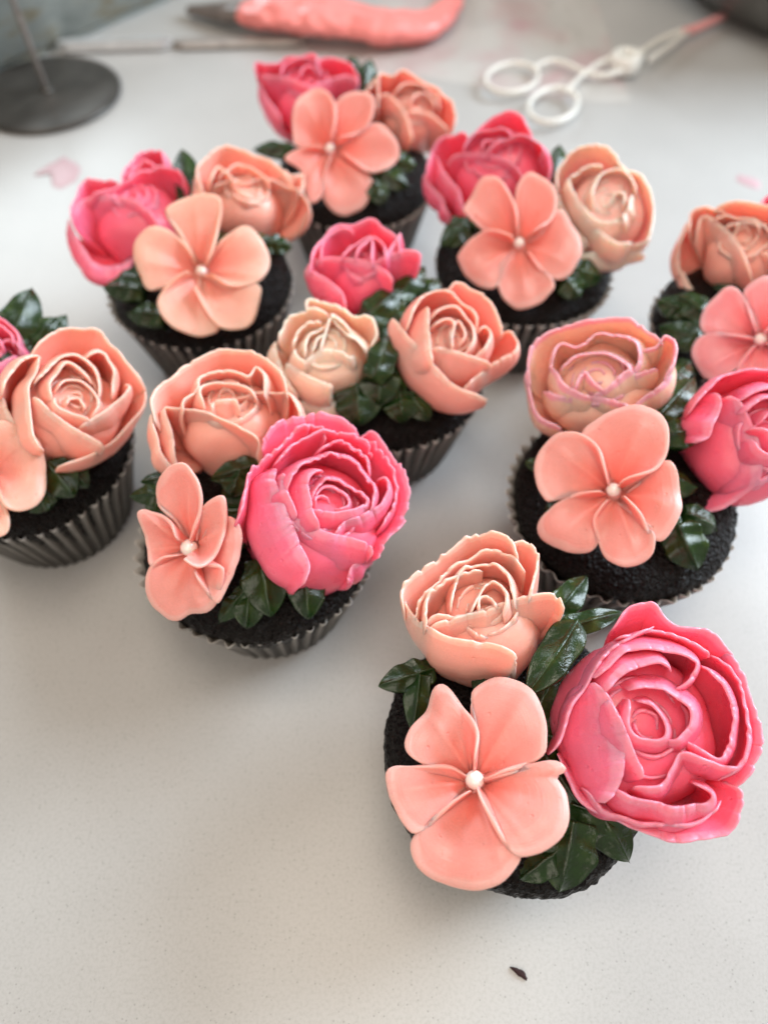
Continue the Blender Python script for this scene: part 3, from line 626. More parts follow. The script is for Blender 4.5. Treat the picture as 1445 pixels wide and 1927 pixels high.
{'name':'hot pink','col':'pink','base':[3.33,1.21,4.45],'X':[0.998,0.063,-0.01],'A':[0.037,-0.431,0.902],'H':2.5,'rb':1.35,'petals':[[0.1,[[-0.38,0.36,2.4],[-0.08,0.61,2.4],[0.33,0.48,2.4],[0.34,0.11,2.4],[-0.05,-0.03,2.4]]],[0.15,[[-0.63,0.24,2.5],[-0.25,0.12,2.5],[0.13,-0.22,2.5],[0.54,0.13,2.5],[0.5,0.61,2.5]]],[0.15,[[-0.87,0.67,2.5],[-0.58,0.87,2.5],[-0.2,1.01,2.5],[0.27,0.94,2.5],[0.65,0.6,2.5]]],[0.2,[[-0.69,-0.06,2.45],[-0.49,-0.39,2.45],[-0.1,-0.61,2.45],[0.39,-0.53,2.45],[0.81,-0.13,2.45]]],[0.15,[[-0.86,1.06,2.43],[-0.45,1.22,2.43],[0.09,1.29,2.43],[0.65,1.1,2.43],[1.02,0.61,2.43]]],[0.5,[[-1.04,1.24,2.3],[-0.83,1.04,2.3],[-0.64,0.62,2.25],[-0.39,-0.07,2.2],[-0.3,-0.69,2.1],[-0.32,-1.18,1.87],[-0.64,-1.54,1.5],[-1.06,-1.83,1.2],[-1.61,-1.94,1.0]]],[0.3,[[-1.35,1.4,2.15],[-1.31,1.05,2.15],[-1.56,0.47,2.15],[-1.76,0.11,2.15],[-2.09,-0.04,2.15]]],[0.05,[[-2.15,0.82,2.12],[-1.96,1.11,2.12],[-1.54,1.5,2.12],[-1.13,1.85,2.12],[-0.63,1.96,2.12],[-0.04,1.95,2.12],[0.6,1.84,2.12],[1.2,1.38,2.12]]],[0.0,[[1.54,1.37,1.75],[1.9,0.75,1.75],[1.85,-0.13,1.75],[1.48,-0.87,1.75]]],[0.2,[[-0.41,-1.23,1.85],[-0.01,-1.03,1.85],[0.64,-0.96,1.85],[1.36,-0.83,1.85]]]],'seed':6,'rag':0.5,'th':1.0}],'blossoms':[{'col':'salmon','cen':[-0.91,-0.9,5.4],'X':[0.938,-0.188,0.292],'A':[-0.342,-0.353,0.871],'petals':[[0.12,0.28,0.1,[[-0.08,0.16],[-0.23,0.6],[-0.55,1.15],[-0.91,1.54],[-0.41,2.08],[0.31,2.42],[0.81,2.42],[1.25,2.13],[1.46,1.58],[1.39,0.94],[1.06,0.41],[0.42,0.16],[0.23,0.02]]],[0.05,0.2,0.0,[[0.38,-0.11],[0.92,0.31],[1.4,0.73],[1.59,0.72],[1.76,0.4],[1.78,-0.12],[1.8,-0.64],[1.59,-1.2],[1.31,-1.52],[1.02,-1.39],[0.77,-0.85],[0.33,-0.32]]],[0.15,0.1,0.03,[[0.13,-0.38],[0.63,-0.85],[1.06,-1.24],[1.08,-1.8],[0.78,-2.17],[0.34,-2.29],[-0.15,-2.01],[-0.41,-1.47],[-0.51,-0.96],[-0.35,-0.64],[-0.15,-0.37]]],[0.08,0.15,0.02,[[-0.22,-0.37],[-0.42,-0.86],[-0.48,-1.71],[-0.96,-1.88],[-1.54,-1.75],[-1.98,-1.47],[-2.03,-1.03],[-1.62,-0.51],[-1.1,-0.22],[-0.33,-0.13]]],[0.1,0.26,0.06,[[-0.28,-0.11],[-0.84,-0.16],[-1.36,-0.18],[-1.78,-0.42],[-2.07,0.02],[-2.16,0.63],[-1.98,1.16],[-1.61,1.59],[-1.13,1.64],[-0.71,1.43],[-0.39,1.04],[-0.22,0.49],[-0.13,0.11]]]],'pearl':0.2,'label':''}],'leaves':[{'b':[0.92,1.8,5.6],'t':[2.29,3.37,5.4],'w':0.57,'up':[-0.24,-0.41,0.88]},
{'b':[1.71,3.43,5.2],'t':[2.45,4.31,5.1],'w':0.39,'up':[-0.24,-0.43,0.87]},
{'b':[0.87,0.71,5.9],'t':[1.93,1.1,5.6],'w':0.52,'up':[-0.24,-0.39,0.89]},
{'b':[1.29,-1.34,4.8],'t':[2.17,-1.53,4.4],'w':0.49,'up':[-0.25,-0.32,0.91]},
{'b':[0.91,-1.83,4.8],'t':[1.36,-2.78,4.2],'w':0.71,'up':[-0.24,-0.31,0.92]},
{'b':[-2.61,0.52,4.7],'t':[-3.16,0.67,4.6],'w':0.26,'up':[-0.14,-0.38,0.91]},
{'b':[-2.32,-0.89,4.7],'t':[-2.72,-0.95,4.5],'w':0.22,'up':[-0.15,-0.35,0.93]},
{'b':[1.87,2.62,5.5],'t':[2.08,2.12,5.3],'w':0.44,'up':[-0.25,-0.41,0.87]}]},'5':{'loc':[0.07,17.9],'roses':[{'name':'hot pink','col':'pink','base':[-0.77,2.98,4.26],'X':[1.0,-0.005,-0.008],'A':[0.007,-0.215,0.977],'H':2.6,'rb':1.3,'petals':[[0.1,[[-0.3,-0.27,2.65],[-0.06,0.11,2.65],[0.27,0.49,2.65],[0.28,-0.48,2.65]]],[0.15,[[-0.78,-0.28,2.65],[-0.37,0.18,2.65],[0.18,0.56,2.65],[0.67,0.26,2.65],[0.73,-0.26,2.65]]],[0.1,[[-1.38,-0.39,2.65],[-1.35,0.39,2.65],[-0.87,0.77,2.65],[-0.32,0.86,2.65]]],[0.1,[[0.67,-0.32,2.68],[0.97,0.17,2.68],[1.17,0.55,2.68],[1.25,0.78,2.68]]],[-0.02,[[-1.79,-0.7,2.7],[-1.46,0.19,2.7],[-0.93,0.87,2.7],[-0.32,1.04,2.7],[0.29,1.22,2.7],[0.66,0.98,2.7],[1.12,0.53,2.7],[1.25,0.0,2.7]]],[0.12,[[0.25,-0.46,2.44],[0.61,-0.16,2.44],[0.98,0.03,2.44],[1.41,0.18,2.44],[1.87,0.04,2.44],[1.85,-0.26,2.21]]],[0.2,[[-1.92,-0.41,2.39],[-1.41,-0.16,2.39],[-0.68,-0.1,2.39],[0.06,-0.24,2.39],[0.55,-0.49,2.39],[0.98,-0.82,2.39]]],[0.2,[[-1.95,-0.4,2.24],[-1.4,-0.73,2.24],[-0.84,-1.2,2.24],[-0.55,-1.77,2.24]]]],'seed':7,'rag':0.4,'th':1.0},
{'name':'pale cream','col':'cream','base':[-1.87,-0.59,4.23],'X':[0.998,-0.051,0.023],'A':[-0.039,-0.323,0.946],'H':2.3,'rb':0.95,'petals':[[0.1,[[-0.33,-0.35,2.25],[-0.12,0.08,2.25],[0.09,0.4,2.25]]],[0.15,[[-0.04,-0.28,2.3],[0.04,0.25,2.3],[0.28,0.79,2.3],[0.83,0.39,2.3]]],[0.15,[[-0.55,-0.47,2.3],[-0.44,0.11,2.3],[-0.09,0.46,2.3],[0.08,0.62,2.3]]],[0.2,[[-0.9,-0.21,2.25],[-0.74,-0.52,2.25],[-0.5,-0.68,2.25]]],[0.1,[[-0.89,-0.11,2.23],[-0.83,0.33,2.23],[-0.51,0.65,2.23],[-0.11,0.78,2.23]]],[0.3,[[0.13,1.03,2.19],[0.35,0.69,2.19],[0.71,0.38,2.18],[1.07,0.08,2.18],[1.34,-0.19,2.19]]],[0.05,[[-1.46,0.12,2.12],[-1.31,0.63,2.12],[-1.01,0.96,2.12],[-0.53,1.16,2.12],[0.09,1.07,2.12]]],[0.05,[[-0.61,1.13,1.98],[-0.6,1.52,1.98],[-0.25,1.55,1.98],[0.29,1.39,1.98],[0.83,1.07,1.98],[1.36,0.98,1.98],[1.6,0.45,1.98],[1.41,-0.06,1.98]]],[0.25,[[-0.64,-0.71,2.07],[-0.21,-0.27,2.07],[0.21,-0.16,2.07],[0.62,-0.26,2.07],[0.8,-0.4,2.07],[1.02,-0.3,2.07]]],[0.3,[[-1.17,-0.54,1.95],[-0.86,-0.78,1.95],[-0.5,-0.99,1.95],[-0.03,-1.2,1.95],[0.3,-1.34,1.95],[0.24,-1.47,1.61]]],[0.3,[[-1.61,0.38,1.61],[-1.47,-0.32,1.61],[-1.06,-1.13,1.61],[-0.8,-1.49,1.61]]],[0.3,[[-0.87,-1.38,1.04],[-0.47,-1.56,1.03],[0.06,-1.64,1.04],[0.37,-1.35,1.04],[0.8,-0.93,1.04],[1.21,-0.82,1.04],[1.39,-0.37,1.03]]]],'seed':8,'rag':1.2,'th':1.0},
{'name':'salmon peach','col':'peach2','base':[1.74,-0.53,4.36],'X':[0.984,0.143,-0.107],'A':[0.148,-0.318,0.936],'H':2.5,'rb':1.1,'petals':[[0.08,[[-0.13,-0.34,2.45],[-0.05,0.21,2.45],[0.17,0.45,2.45],[0.3,0.05,2.45],[0.15,-0.35,2.45]]],[0.12,[[-0.68,0.32,2.5],[-0.07,0.37,2.5],[-0.18,-0.48,2.5]]],[0.15,[[-0.7,0.63,2.5],[-0.3,0.87,2.5],[0.16,0.8,2.5],[0.52,0.42,2.5],[0.56,-0.14,2.5],[0.27,-0.62,2.5]]],[0.15,[[0.58,-0.75,2.45],[0.9,-0.37,2.45],[1.12,0.06,2.45],[1.02,0.28,2.45],[0.76,0.13,2.45]]],[0.25,[[-0.72,-0.35,2.4],[-0.21,-0.49,2.4],[0.4,-0.69,2.4],[1.09,-0.99,2.4]]],[0.35,[[-0.71,1.06,2.4],[-0.79,0.44,2.4],[-0.82,-0.29,2.4],[-0.77,-0.93,2.4]]],[0.1,[[-1.42,0.34,2.33],[-1.06,1.01,2.33],[-0.53,1.54,2.32],[0.05,1.47,2.33],[0.53,1.08,2.33],[0.78,0.69,2.33],[0.78,0.26,2.33]]],[0.0,[[0.01,1.71,2.12],[0.4,1.95,2.12],[0.86,1.76,2.12],[1.29,1.37,2.12],[1.62,0.72,2.12],[1.69,0.15,2.12]]],[0.15,[[0.17,-1.55,2.1],[0.84,-1.12,2.1],[1.37,-0.74,2.1],[1.89,-0.47,2.1],[2.11,-0.16,2.1],[2.02,0.22,2.1],[1.76,0.34,2.1]]],[0.3,[[-1.79,0.86,2.1],[-1.45,0.24,2.1],[-1.0,-0.39,2.1],[-0.65,-0.89,2.1],[-0.15,-1.51,2.1],[0.4,-1.77,2.1],[0.92,-1.94,2.1]]]],'seed':9,'rag':0.8,'th':1.0}],'blossoms':[],'leaves':[{'b':[-0.58,0.85,5.2],'t':[0.39,1.98,5.6],'w':0.64,'up':[0.01,-0.5,0.87]},
{'b':[0.52,2.01,5.3],'t':[1.38,3.27,5.4],'w':0.53,'up':[-0.02,-0.51,0.86]},
{'b':[1.27,2.35,5.0],'t':[1.87,3.0,5.1],'w':0.41,'up':[-0.03,-0.51,0.86]},
{'b':[-0.31,-1.96,5.6],'t':[0.21,-0.68,6.0],'w':0.56,'up':[0.01,-0.46,0.89]},
{'b':[-0.2,-1.66,5.2],'t':[-0.2,-2.58,4.8],'w':0.78,'up':[0.0,-0.46,0.89]},
{'b':[-0.91,-2.08,4.8],'t':[-0.84,-3.08,4.4],'w':0.9,'up':[0.02,-0.44,0.9]},
{'b':[0.45,-2.24,4.8],'t':[0.56,-2.93,4.4],'w':0.66,'up':[-0.01,-0.44,0.9]},
{'b':[0.86,-2.23,4.7],'t':[1.36,-2.85,4.4],'w':0.48,'up':[-0.03,-0.44,0.9]},
{'b':[-1.4,-1.98,4.6],'t':[-1.81,-2.43,4.4],'w':0.48,'up':[0.04,-0.44,0.9]},
{'b':[0.17,1.48,5.2],'t':[0.66,0.67,5.2],'w':0.52,'up':[-0.01,-0.51,0.86]}]},'6':{'loc':[5.46,23.68],'roses':[{'name':'hot pink','col':'pink','base':[-0.67,3.42,4.72],'X':[0.948,-0.234,0.215],'A':[-0.293,-0.383,0.876],'H':2.6,'rb':1.2,'petals':[[0.1,[[-0.39,-0.11,2.6],[-0.28,0.16,2.6],[0.17,0.27,2.6],[0.45,0.11,2.6]]],[0.1,[[-1.15,-0.12,2.65],[-0.83,0.39,2.65],[-0.19,0.62,2.65],[0.34,0.61,2.65],[0.77,0.26,2.65]]],[0.1,[[-0.28,-0.35,2.65],[0.14,0.02,2.65],[0.77,0.26,2.65],[1.42,0.13,2.65],[1.87,-0.28,2.65],[1.69,-0.43,2.21]]],[0.0,[[-1.06,0.07,2.68],[-0.77,0.51,2.68],[-0.04,1.09,2.68],[0.74,1.14,2.68],[1.25,0.62,2.68],[1.44,0.11,2.68]]],[0.0,[[-2.5,-0.96,2.6],[-2.42,-0.32,2.6],[-2.32,0.11,2.6],[-1.81,0.5,2.6],[-1.07,0.62,2.6]]],[0.15,[[-1.78,-0.39,2.42],[-1.36,-0.15,2.42],[-0.61,-0.15,2.42],[0.07,-0.31,2.42],[0.77,-0.68,2.42],[1.17,-1.12,2.42]]],[0.2,[[-2.35,0.1,2.29],[-2.06,-0.36,2.29],[-1.64,-0.97,2.29],[-1.15,-1.64,2.29],[-0.93,-2.37,2.29]]],[0.2,[[-2.87,-0.38,1.82],[-2.44,-1.0,1.82],[-1.87,-1.62,1.82],[-1.54,-2.36,1.82]]]],'seed':14,'rag':0.6,'th':1.0},
{'name':'cream with pink base','col':'creampink','base':[2.94,0.94,4.67],'X':[0.983,-0.051,0.174],'A':[-0.177,-0.492,0.852],'H':2.5,'rb':1.15,'petals':[[0.1,[[-0.01,-0.35,2.42],[0.19,0.01,2.42],[0.49,-0.03,2.42],[0.46,-0.47,2.42]]],[0.12,[[-0.56,-0.31,2.5],[-0.47,0.25,2.5],[-0.17,0.79,2.5],[0.35,0.9,2.5],[0.78,0.57,2.5],[0.9,0.01,2.5]]],[0.15,[[0.42,-1.01,2.5],[0.6,-0.52,2.5],[0.84,-0.04,2.5]]],[0.12,[[-1.29,0.79,2.42],[-0.9,1.09,2.42],[-0.53,1.17,2.42],[-0.11,1.15,2.42]]],[0.2,[[-1.36,0.93,2.42],[-1.25,0.39,2.43],[-0.92,-0.3,2.43],[-0.34,-0.88,2.42],[0.41,-0.91,2.42]]],[0.2,[[-0.73,-0.4,2.32],[-0.35,-1.22,2.32],[0.23,-1.68,2.32],[0.74,-1.71,2.32]]],[0.05,[[-1.7,0.45,2.3],[-1.76,1.17,2.3],[-1.23,1.76,2.3],[-0.72,1.98,2.3],[-0.11,1.91,2.3],[0.24,1.62,2.3],[0.45,1.13,2.3]]],[0.05,[[0.35,1.33,2.2],[0.7,1.02,2.2],[1.05,0.78,2.2],[1.46,0.02,2.2],[1.53,-0.82,2.2],[1.21,-1.68,2.2],[0.79,-1.72,2.2]]],[0.3,[[-1.75,1.0,2.0],[-1.61,0.05,2.0],[-1.22,-0.85,2.0],[-0.76,-1.49,2.0]]],[0.3,[[-1.3,-1.71,1.55],[-0.6,-1.66,1.55],[0.03,-1.53,1.55],[0.65,-1.6,1.55],[1.3,-1.93,1.55]]]],'seed':15,'rag':1.2,'th':1.0}],'blossoms':[{'col':'salmon','cen':[-0.53,-1.08,5.3],'X':[0.983,-0.097,0.153],'A':[-0.18,-0.604,0.776],'petals':[[0.08,0.25,0.06,[[-0.25,0.24],[-0.76,0.33],[-1.34,0.5],[-1.92,1.04],[-2.02,1.17],[-1.72,1.66],[-1.3,2.24],[-0.76,2.22],[-0.38,1.68],[-0.11,0.91],[-0.06,0.29]]],[0.06,0.2,0.03,[[-0.0,0.22],[-0.08,1.04],[-0.06,1.9],[0.31,2.32],[0.81,2.08],[1.22,1.68],[1.32,1.12],[1.13,0.58],[0.51,0.12]]],[0.08,0.08,0.0,[[0.25,0.02],[0.82,0.2],[1.38,0.99],[1.78,0.53],[2.14,-0.11],[2.14,-0.73],[1.79,-1.33],[1.33,-1.5],[0.82,-1.15],[0.32,-0.43]]],[0.05,0.05,0.0,[[0.25,-0.36],[0.82,-1.02],[1.23,-1.67],[0.83,-2.22],[0.26,-2.51],[-0.19,-2.44],[-0.64,-2.02],[-0.81,-1.37],[-0.67,-0.75],[-0.19,-0.27]]],[0.05,0.22,0.03,[[-0.19,-0.27],[-0.51,-0.69],[-0.7,-1.25],[-0.9,-1.7],[-1.35,-1.66],[-1.94,-1.18],[-2.21,-0.59],[-2.14,-0.28],[-1.6,0.21],[-1.02,0.34],[-0.25,0.08]]]],'pearl':0.19,'label':''}],'leaves':[{'b':[0.55,2.54,5.5],'t':[0.56,3.7,6.0],'w':0.54,'up':[-0.13,-0.58,0.8]},
{'b':[1.28,3.08,5.3],'t':[1.62,4.37,5.8],'w':0.43,'up':[-0.15,-0.58,0.8]},
{'b':[-2.4,0.54,4.9],'t':[-3.06,-0.32,4.6],'w':0.65,'up':[-0.07,-0.56,0.83]},
{'b':[1.29,-2.09,4.9],'t':[2.48,-2.07,4.6],'w':0.62,'up':[-0.16,-0.52,0.84]},
{'b':[1.12,-2.54,4.8],'t':[1.56,-3.03,4.5],'w':0.55,'up':[-0.16,-0.51,0.84]},
{'b':[-2.68,0.43,4.9],'t':[-3.37,-0.35,4.7],'w':0.36,'up':[-0.06,-0.56,0.83]}]},'7':{'loc':[-11.71,14.51],'roses':[{'name':'peach','col':'peach','base':[1.72,0.18,4.88],'X':[0.844,0.309,-0.439],'A':[0.523,-0.293,0.8],'H':2.4,'rb':1.2,'petals':[[0.08,[[-0.28,-0.28,2.28],[-0.19,-0.09,2.28],[0.08,-0.0,2.28],[0.22,-0.22,2.28],[0.19,-0.34,2.28]]],[0.1,[[-0.55,0.16,2.35],[-0.29,0.49,2.35],[0.16,0.49,2.35],[0.52,0.16,2.35],[0.55,-0.23,2.35],[0.35,-0.61,2.35]]],[0.12,[[-0.57,-0.03,2.38],[-0.56,-0.25,2.38],[-0.23,-0.51,2.38],[0.34,-0.68,2.38]]],[0.12,[[-0.64,-0.18,2.4],[-0.69,0.32,2.4],[-0.45,0.72,2.4],[-0.19,0.95,2.4],[0.16,0.7,2.4],[0.44,0.45,2.4]]],[0.12,[[-1.02,0.35,2.35],[-0.68,0.83,2.35],[-0.34,1.19,2.35],[0.08,1.24,2.35],[0.44,0.93,2.35],[0.66,0.43,2.35],[0.59,-0.13,2.35]]],[0.15,[[0.29,1.22,2.3],[0.69,1.39,2.3],[0.92,1.28,2.3],[1.06,0.76,2.3],[1.05,0.1,2.3]]],[0.2,[[0.03,-0.91,2.28],[0.58,-0.46,2.28],[1.17,-0.01,2.28],[1.49,0.42,2.28],[1.4,0.51,2.28]]],[0.2,[[-1.06,0.0,2.26],[-0.69,-0.45,2.26],[-0.23,-0.83,2.26],[0.21,-1.09,2.26],[0.74,-1.42,2.26]]],[0.16,[[-0.84,1.16,2.21],[-1.05,0.67,2.21],[-1.23,0.21,2.21],[-1.24,-0.51,2.21],[-1.18,-1.03,2.21],[-1.05,-1.43,2.21],[-0.89,-1.53,2.21]]],[0.1,[[-1.88,0.09,2.04],[-1.68,0.55,2.04],[-1.35,0.98,2.04],[-0.98,1.24,2.04],[-0.8,1.29,2.04]]],[0.0,[[-1.17,1.3,1.97],[-0.54,1.92,1.97],[-0.06,2.23,1.97],[0.37,2.27,1.97],[0.84,2.17,1.97],[1.3,1.73,1.97],[1.75,0.94,1.97],[2.1,0.47,1.97]]],[0.1,[[2.11,0.54,1.92],[2.04,-0.01,1.92],[1.61,-0.56,1.92],[1.09,-1.11,1.92],[0.28,-1.62,1.92],[-0.54,-1.91,1.92]]],[0.2,[[-1.83,0.24,1.44],[-1.7,-0.2,1.44],[-1.48,-0.65,1.44],[-1.07,-1.22,1.44]]]],'seed':16,'rag':0.8,'th':1.0},
{'name':'hot pink','col':'pink','base':[-1.12,2.27,4.12],'X':[0.93,0.179,-0.322],'A':[0.355,-0.198,0.914],'H':2.5,'rb':1.2,'petals':[[0.1,[[-0.29,-0.03,2.5],[-0.14,0.31,2.5],[0.15,0.29,2.5],[0.21,0.03,2.5]]],[0.1,[[-0.66,-0.13,2.5],[-0.5,0.59,2.5],[-0.01,0.87,2.5],[0.44,0.55,2.5],[0.54,0.23,2.5]]],[0.05,[[-0.95,-0.12,2.42],[-0.8,0.65,2.42],[-0.24,1.14,2.42],[0.23,1.06,2.43],[0.55,0.66,2.42],[0.74,0.02,2.42]]],[0.25,[[-0.94,0.05,2.33],[-0.35,-0.05,2.33],[0.14,0.28,2.33],[0.48,0.35,2.33],[0.71,0.13,2.33],[0.69,0.02,1.75]]],[0.2,[[-1.02,-0.03,2.25],[-0.59,-0.4,2.25],[-0.08,-0.56,2.25],[0.41,-0.19,2.25],[0.66,0.01,2.25]]]],'seed':17,'rag':0.8,'th':1.0}],'blossoms':[{'col':'apricot','cen':[0.44,-2.31,5.6],'X':[0.903,0.229,-0.364],'A':[0.429,-0.398,0.811],'petals':[[0.1,0.15,0.08,[[0.08,0.18],[0.15,0.81],[0.27,1.29],[0.66,1.24],[1.15,0.99],[1.44,0.5],[1.5,-0.28],[1.36,-0.88],[0.88,-1.2],[0.44,-1.06],[0.16,-0.26]]],[0.1,0.1,0.0,[[0.08,-0.18],[0.36,-0.93],[0.52,-1.4],[0.52,-1.77],[0.29,-1.96],[-0.1,-2.03],[-0.48,-1.63],[-0.23,-0.32]]],[0.1,0.1,0.0,[[-0.11,-0.18],[-0.49,-0.76],[-0.94,-0.98],[-1.32,-0.47],[-1.18,0.19],[-0.19,0.08]]],[0.1,0.1,0.0,[[-0.16,0.13],[-0.88,0.55],[-1.0,1.2],[-0.52,1.67],[-0.09,1.25],[0.04,0.22]]]],'pearl':0.2,'label':''}],'leaves':[{'b':[-0.3,3.02,5.5],'t':[0.13,4.79,6.0],'w':0.75,'up':[0.3,-0.44,0.84]},
{'b':[0.26,3.09,5.3],'t':[0.93,3.9,5.6],'w':0.52,'up':[0.29,-0.44,0.85]},
{'b':[0.62,3.33,5.2],'t':[1.1,4.25,5.4],'w':0.35,'up':[0.28,-0.45,0.85]},
{'b':[-0.27,1.77,5.8],'t':[0.05,1.7,5.6],'w':0.44,'up':[0.31,-0.42,0.85]},
{'b':[1.9,-1.82,5.0],'t':[2.61,-2.5,4.6],'w':0.65,'up':[0.27,-0.36,0.89]},
{'b':[2.18,-1.56,4.8],'t':[2.88,-2.09,4.5],'w':0.46,'up':[0.27,-0.36,0.89]},
{'b':[1.81,-2.5,4.7],'t':[1.31,-2.97,4.5],'w':0.4,'up':[0.28,-0.34,0.9]}]},'8':{'loc':[-6.96,22.5],'roses':[{'name':'hot pink','col':'pink','base':[-2.45,2.29,3.71],'X':[0.98,-0.197,-0.013],'A':[-0.001,-0.074,0.997],'H':2.6,'rb':1.3,'petals':[[0.1,[[-0.25,0.46,2.6],[-0.2,1.09,2.6],[0.09,1.47,2.6],[0.56,1.35,2.6]]],[0.1,[[-0.35,0.22,2.65],[-0.37,1.2,2.65],[-0.1,1.84,2.65],[0.44,2.13,2.65],[0.88,1.55,2.65]]],[0.12,[[-1.37,-0.77,2.6],[-0.77,-0.36,2.6],[-0.11,0.47,2.6],[0.41,0.98,2.6],[1.0,1.31,2.6],[1.66,1.1,2.6],[1.67,0.95,2.21]]],[0.05,[[-1.54,-1.88,2.6],[-1.74,-0.95,2.6],[-1.77,-0.15,2.6],[-1.38,0.11,2.6],[-0.53,0.28,2.6]]],[0.15,[[-1.63,-1.54,2.39],[-1.62,-1.05,2.39],[-1.38,-0.61,2.39],[-0.57,-0.35,2.39],[0.14,-0.36,2.39],[0.91,-0.75,2.39],[1.52,-1.3,2.39]]],[0.3,[[-2.06,-1.28,2.03],[-1.55,-1.95,1.61],[-0.91,-2.56,1.25],[-0.43,-2.51,0.99],[0.18,-2.09,0.94],[0.61,-1.25,1.04]]]],'seed':10,'rag':1.6,'th':1.0},
{'name':'peach','col':'peach','base':[1.3,3.1,3.82],'X':[0.958,0.191,-0.212],'A':[0.246,-0.172,0.954],'H':2.6,'rb':1.3,'petals':[[0.1,[[-1.39,-0.28,2.6],[-1.03,0.32,2.6],[-0.52,-0.27,2.6]]],[0.1,[[-1.18,-0.01,2.65],[-0.49,0.5,2.65],[0.17,0.49,2.65],[0.79,-0.06,2.65]]],[0.0,[[-1.88,-0.39,2.7],[-1.84,0.3,2.7],[-1.32,0.97,2.7],[-0.84,1.29,2.7],[-0.24,1.27,2.7],[0.21,1.06,2.7],[0.87,0.87,2.7],[1.3,0.3,2.7],[1.68,0.07,2.7]]],[0.0,[[1.26,0.49,2.6],[1.65,0.22,2.6],[2.02,0.32,2.6],[1.99,-0.14,2.6],[1.77,-0.51,2.6]]],[0.15,[[-1.29,-0.3,2.42],[-0.65,-0.02,2.42],[-0.05,-0.02,2.42],[0.5,0.19,2.42],[1.24,0.05,2.42],[1.82,-0.33,2.42],[2.19,-1.04,2.42],[1.93,-1.1,1.56]]],[0.15,[[-1.86,0.5,2.34],[-1.78,-0.4,2.47],[-1.59,-0.6,2.08],[-1.38,-0.68,1.56]]]],'seed':11,'rag':1.1,'th':1.0}],'blossoms':[{'col':'apricot','cen':[0.46,-1.29,5.2],'X':[0.977,0.107,-0.185],'A':[0.212,-0.571,0.793],'petals':[[0.06,0.28,0.08,[[-0.1,0.34],[-0.47,0.81],[-0.91,1.4],[-1.23,1.86],[-0.85,2.22],[-0.24,2.49],[0.45,2.53],[0.71,2.24],[0.58,1.34],[0.37,0.44],[0.22,0.11]]],[0.1,0.1,0.04,[[0.22,0.18],[0.46,0.64],[0.96,1.25],[1.53,1.56],[2.08,1.25],[2.47,0.61],[2.35,-0.01],[1.87,-0.46],[1.04,-0.6],[0.41,-0.32]]],[0.15,0.08,0.0,[[0.03,-0.16],[0.35,-0.29],[1.04,-0.62],[2.01,-0.47],[2.09,-1.03],[1.82,-1.89],[1.25,-2.15],[0.68,-2.09],[0.17,-1.48],[-0.21,-0.74]]],[0.05,0.12,-0.02,[[-0.09,-0.29],[0.04,-0.98],[0.36,-1.66],[0.65,-2.12],[0.18,-2.4],[-0.45,-2.36],[-1.07,-2.08],[-1.44,-1.37],[-0.96,-0.61],[-0.4,-0.19]]],[0.05,0.12,0.03,[[-0.22,-0.11],[-0.71,-0.4],[-1.75,-0.93],[-2.11,-0.38],[-2.28,0.35],[-2.12,0.98],[-1.7,1.32],[-1.09,1.21],[-0.59,0.8],[-0.19,0.21]]]],'pearl':0.17,'label':''}],'leaves':[{'b':[-0.49,2.94,5.2],'t':[-0.91,4.91,6.0],'w':0.66,'up':[0.17,-0.56,0.81]},
{'b':[-1.84,-1.82,4.8],'t':[-3.11,-1.47,4.7],'w':0.53,'up':[0.21,-0.5,0.84]},
{'b':[-0.9,-3.0,4.7],'t':[-2.04,-2.64,4.5],'w':0.51,'up':[0.19,-0.48,0.85]},
{'b':[2.64,0.77,4.8],'t':[3.46,0.92,4.6],'w':0.44,'up':[0.1,-0.54,0.83]},
{'b':[-1.71,-1.27,4.9],'t':[-2.62,-1.27,4.9],'w':0.43,'up':[0.21,-0.51,0.84]},
{'b':[2.2,0.53,4.9],'t':[2.68,1.08,4.8],'w':0.44,'up':[0.11,-0.54,0.83]}]},'9':{'loc':[13.34,20.08],'roses':[{'name':'peach','col':'peach','base':[0.02,2.15,4.45],'X':[0.898,-0.237,0.371],'A':[-0.432,-0.312,0.846],'H':2.9,'rb':1.2,'petals':[[0.1,[[-0.24,0.13,2.9],[-0.07,0.3,2.9],[0.33,0.18,2.9],[0.46,-0.09,2.9]]],[0.15,[[-0.92,0.5,2.9],[-0.51,0.62,2.9],[-0.17,0.48,2.9],[0.33,0.34,2.9],[0.76,-0.06,2.9]]],[0.15,[[-0.58,0.22,2.81],[-0.07,0.26,2.81],[0.47,0.09,2.81],[0.89,-0.2,2.81]]],[0.0,[[-0.89,0.96,2.96],[-0.41,1.11,2.96],[0.03,1.03,2.96],[0.5,0.85,2.96],[0.99,0.5,2.96],[1.24,0.05,2.96]]],[0.05,[[-1.66,0.32,2.81],[-1.67,0.83,2.81],[-1.47,1.05,2.81],[-1.07,1.05,2.81],[-0.51,0.83,2.81]]],[0.28,[[-1.53,0.11,2.32],[-1.42,0.47,2.7],[-1.32,0.81,2.7],[-1.07,0.82,2.7],[-0.86,0.57,2.7],[-0.51,0.17,2.7],[-0.2,-0.3,2.7],[0.05,-0.87,2.7],[0.29,-1.56,2.32]]],[0.2,[[-1.68,0.91,2.61],[-1.91,0.49,2.38],[-2.1,0.12,1.86],[-2.09,-0.27,1.45],[-1.94,-0.67,1.16]]],[0.3,[[-2.0,-0.38,1.45],[-1.7,-1.0,1.22],[-1.26,-1.41,1.04],[-0.68,-1.49,1.04],[-0.18,-1.28,1.16]]],[0.15,[[1.3,0.38,2.46],[1.39,-0.25,2.46],[1.16,-1.01,2.47],[0.5,-0.66,2.46]]]],'seed':18,'rag':0.6,'th':1.0},
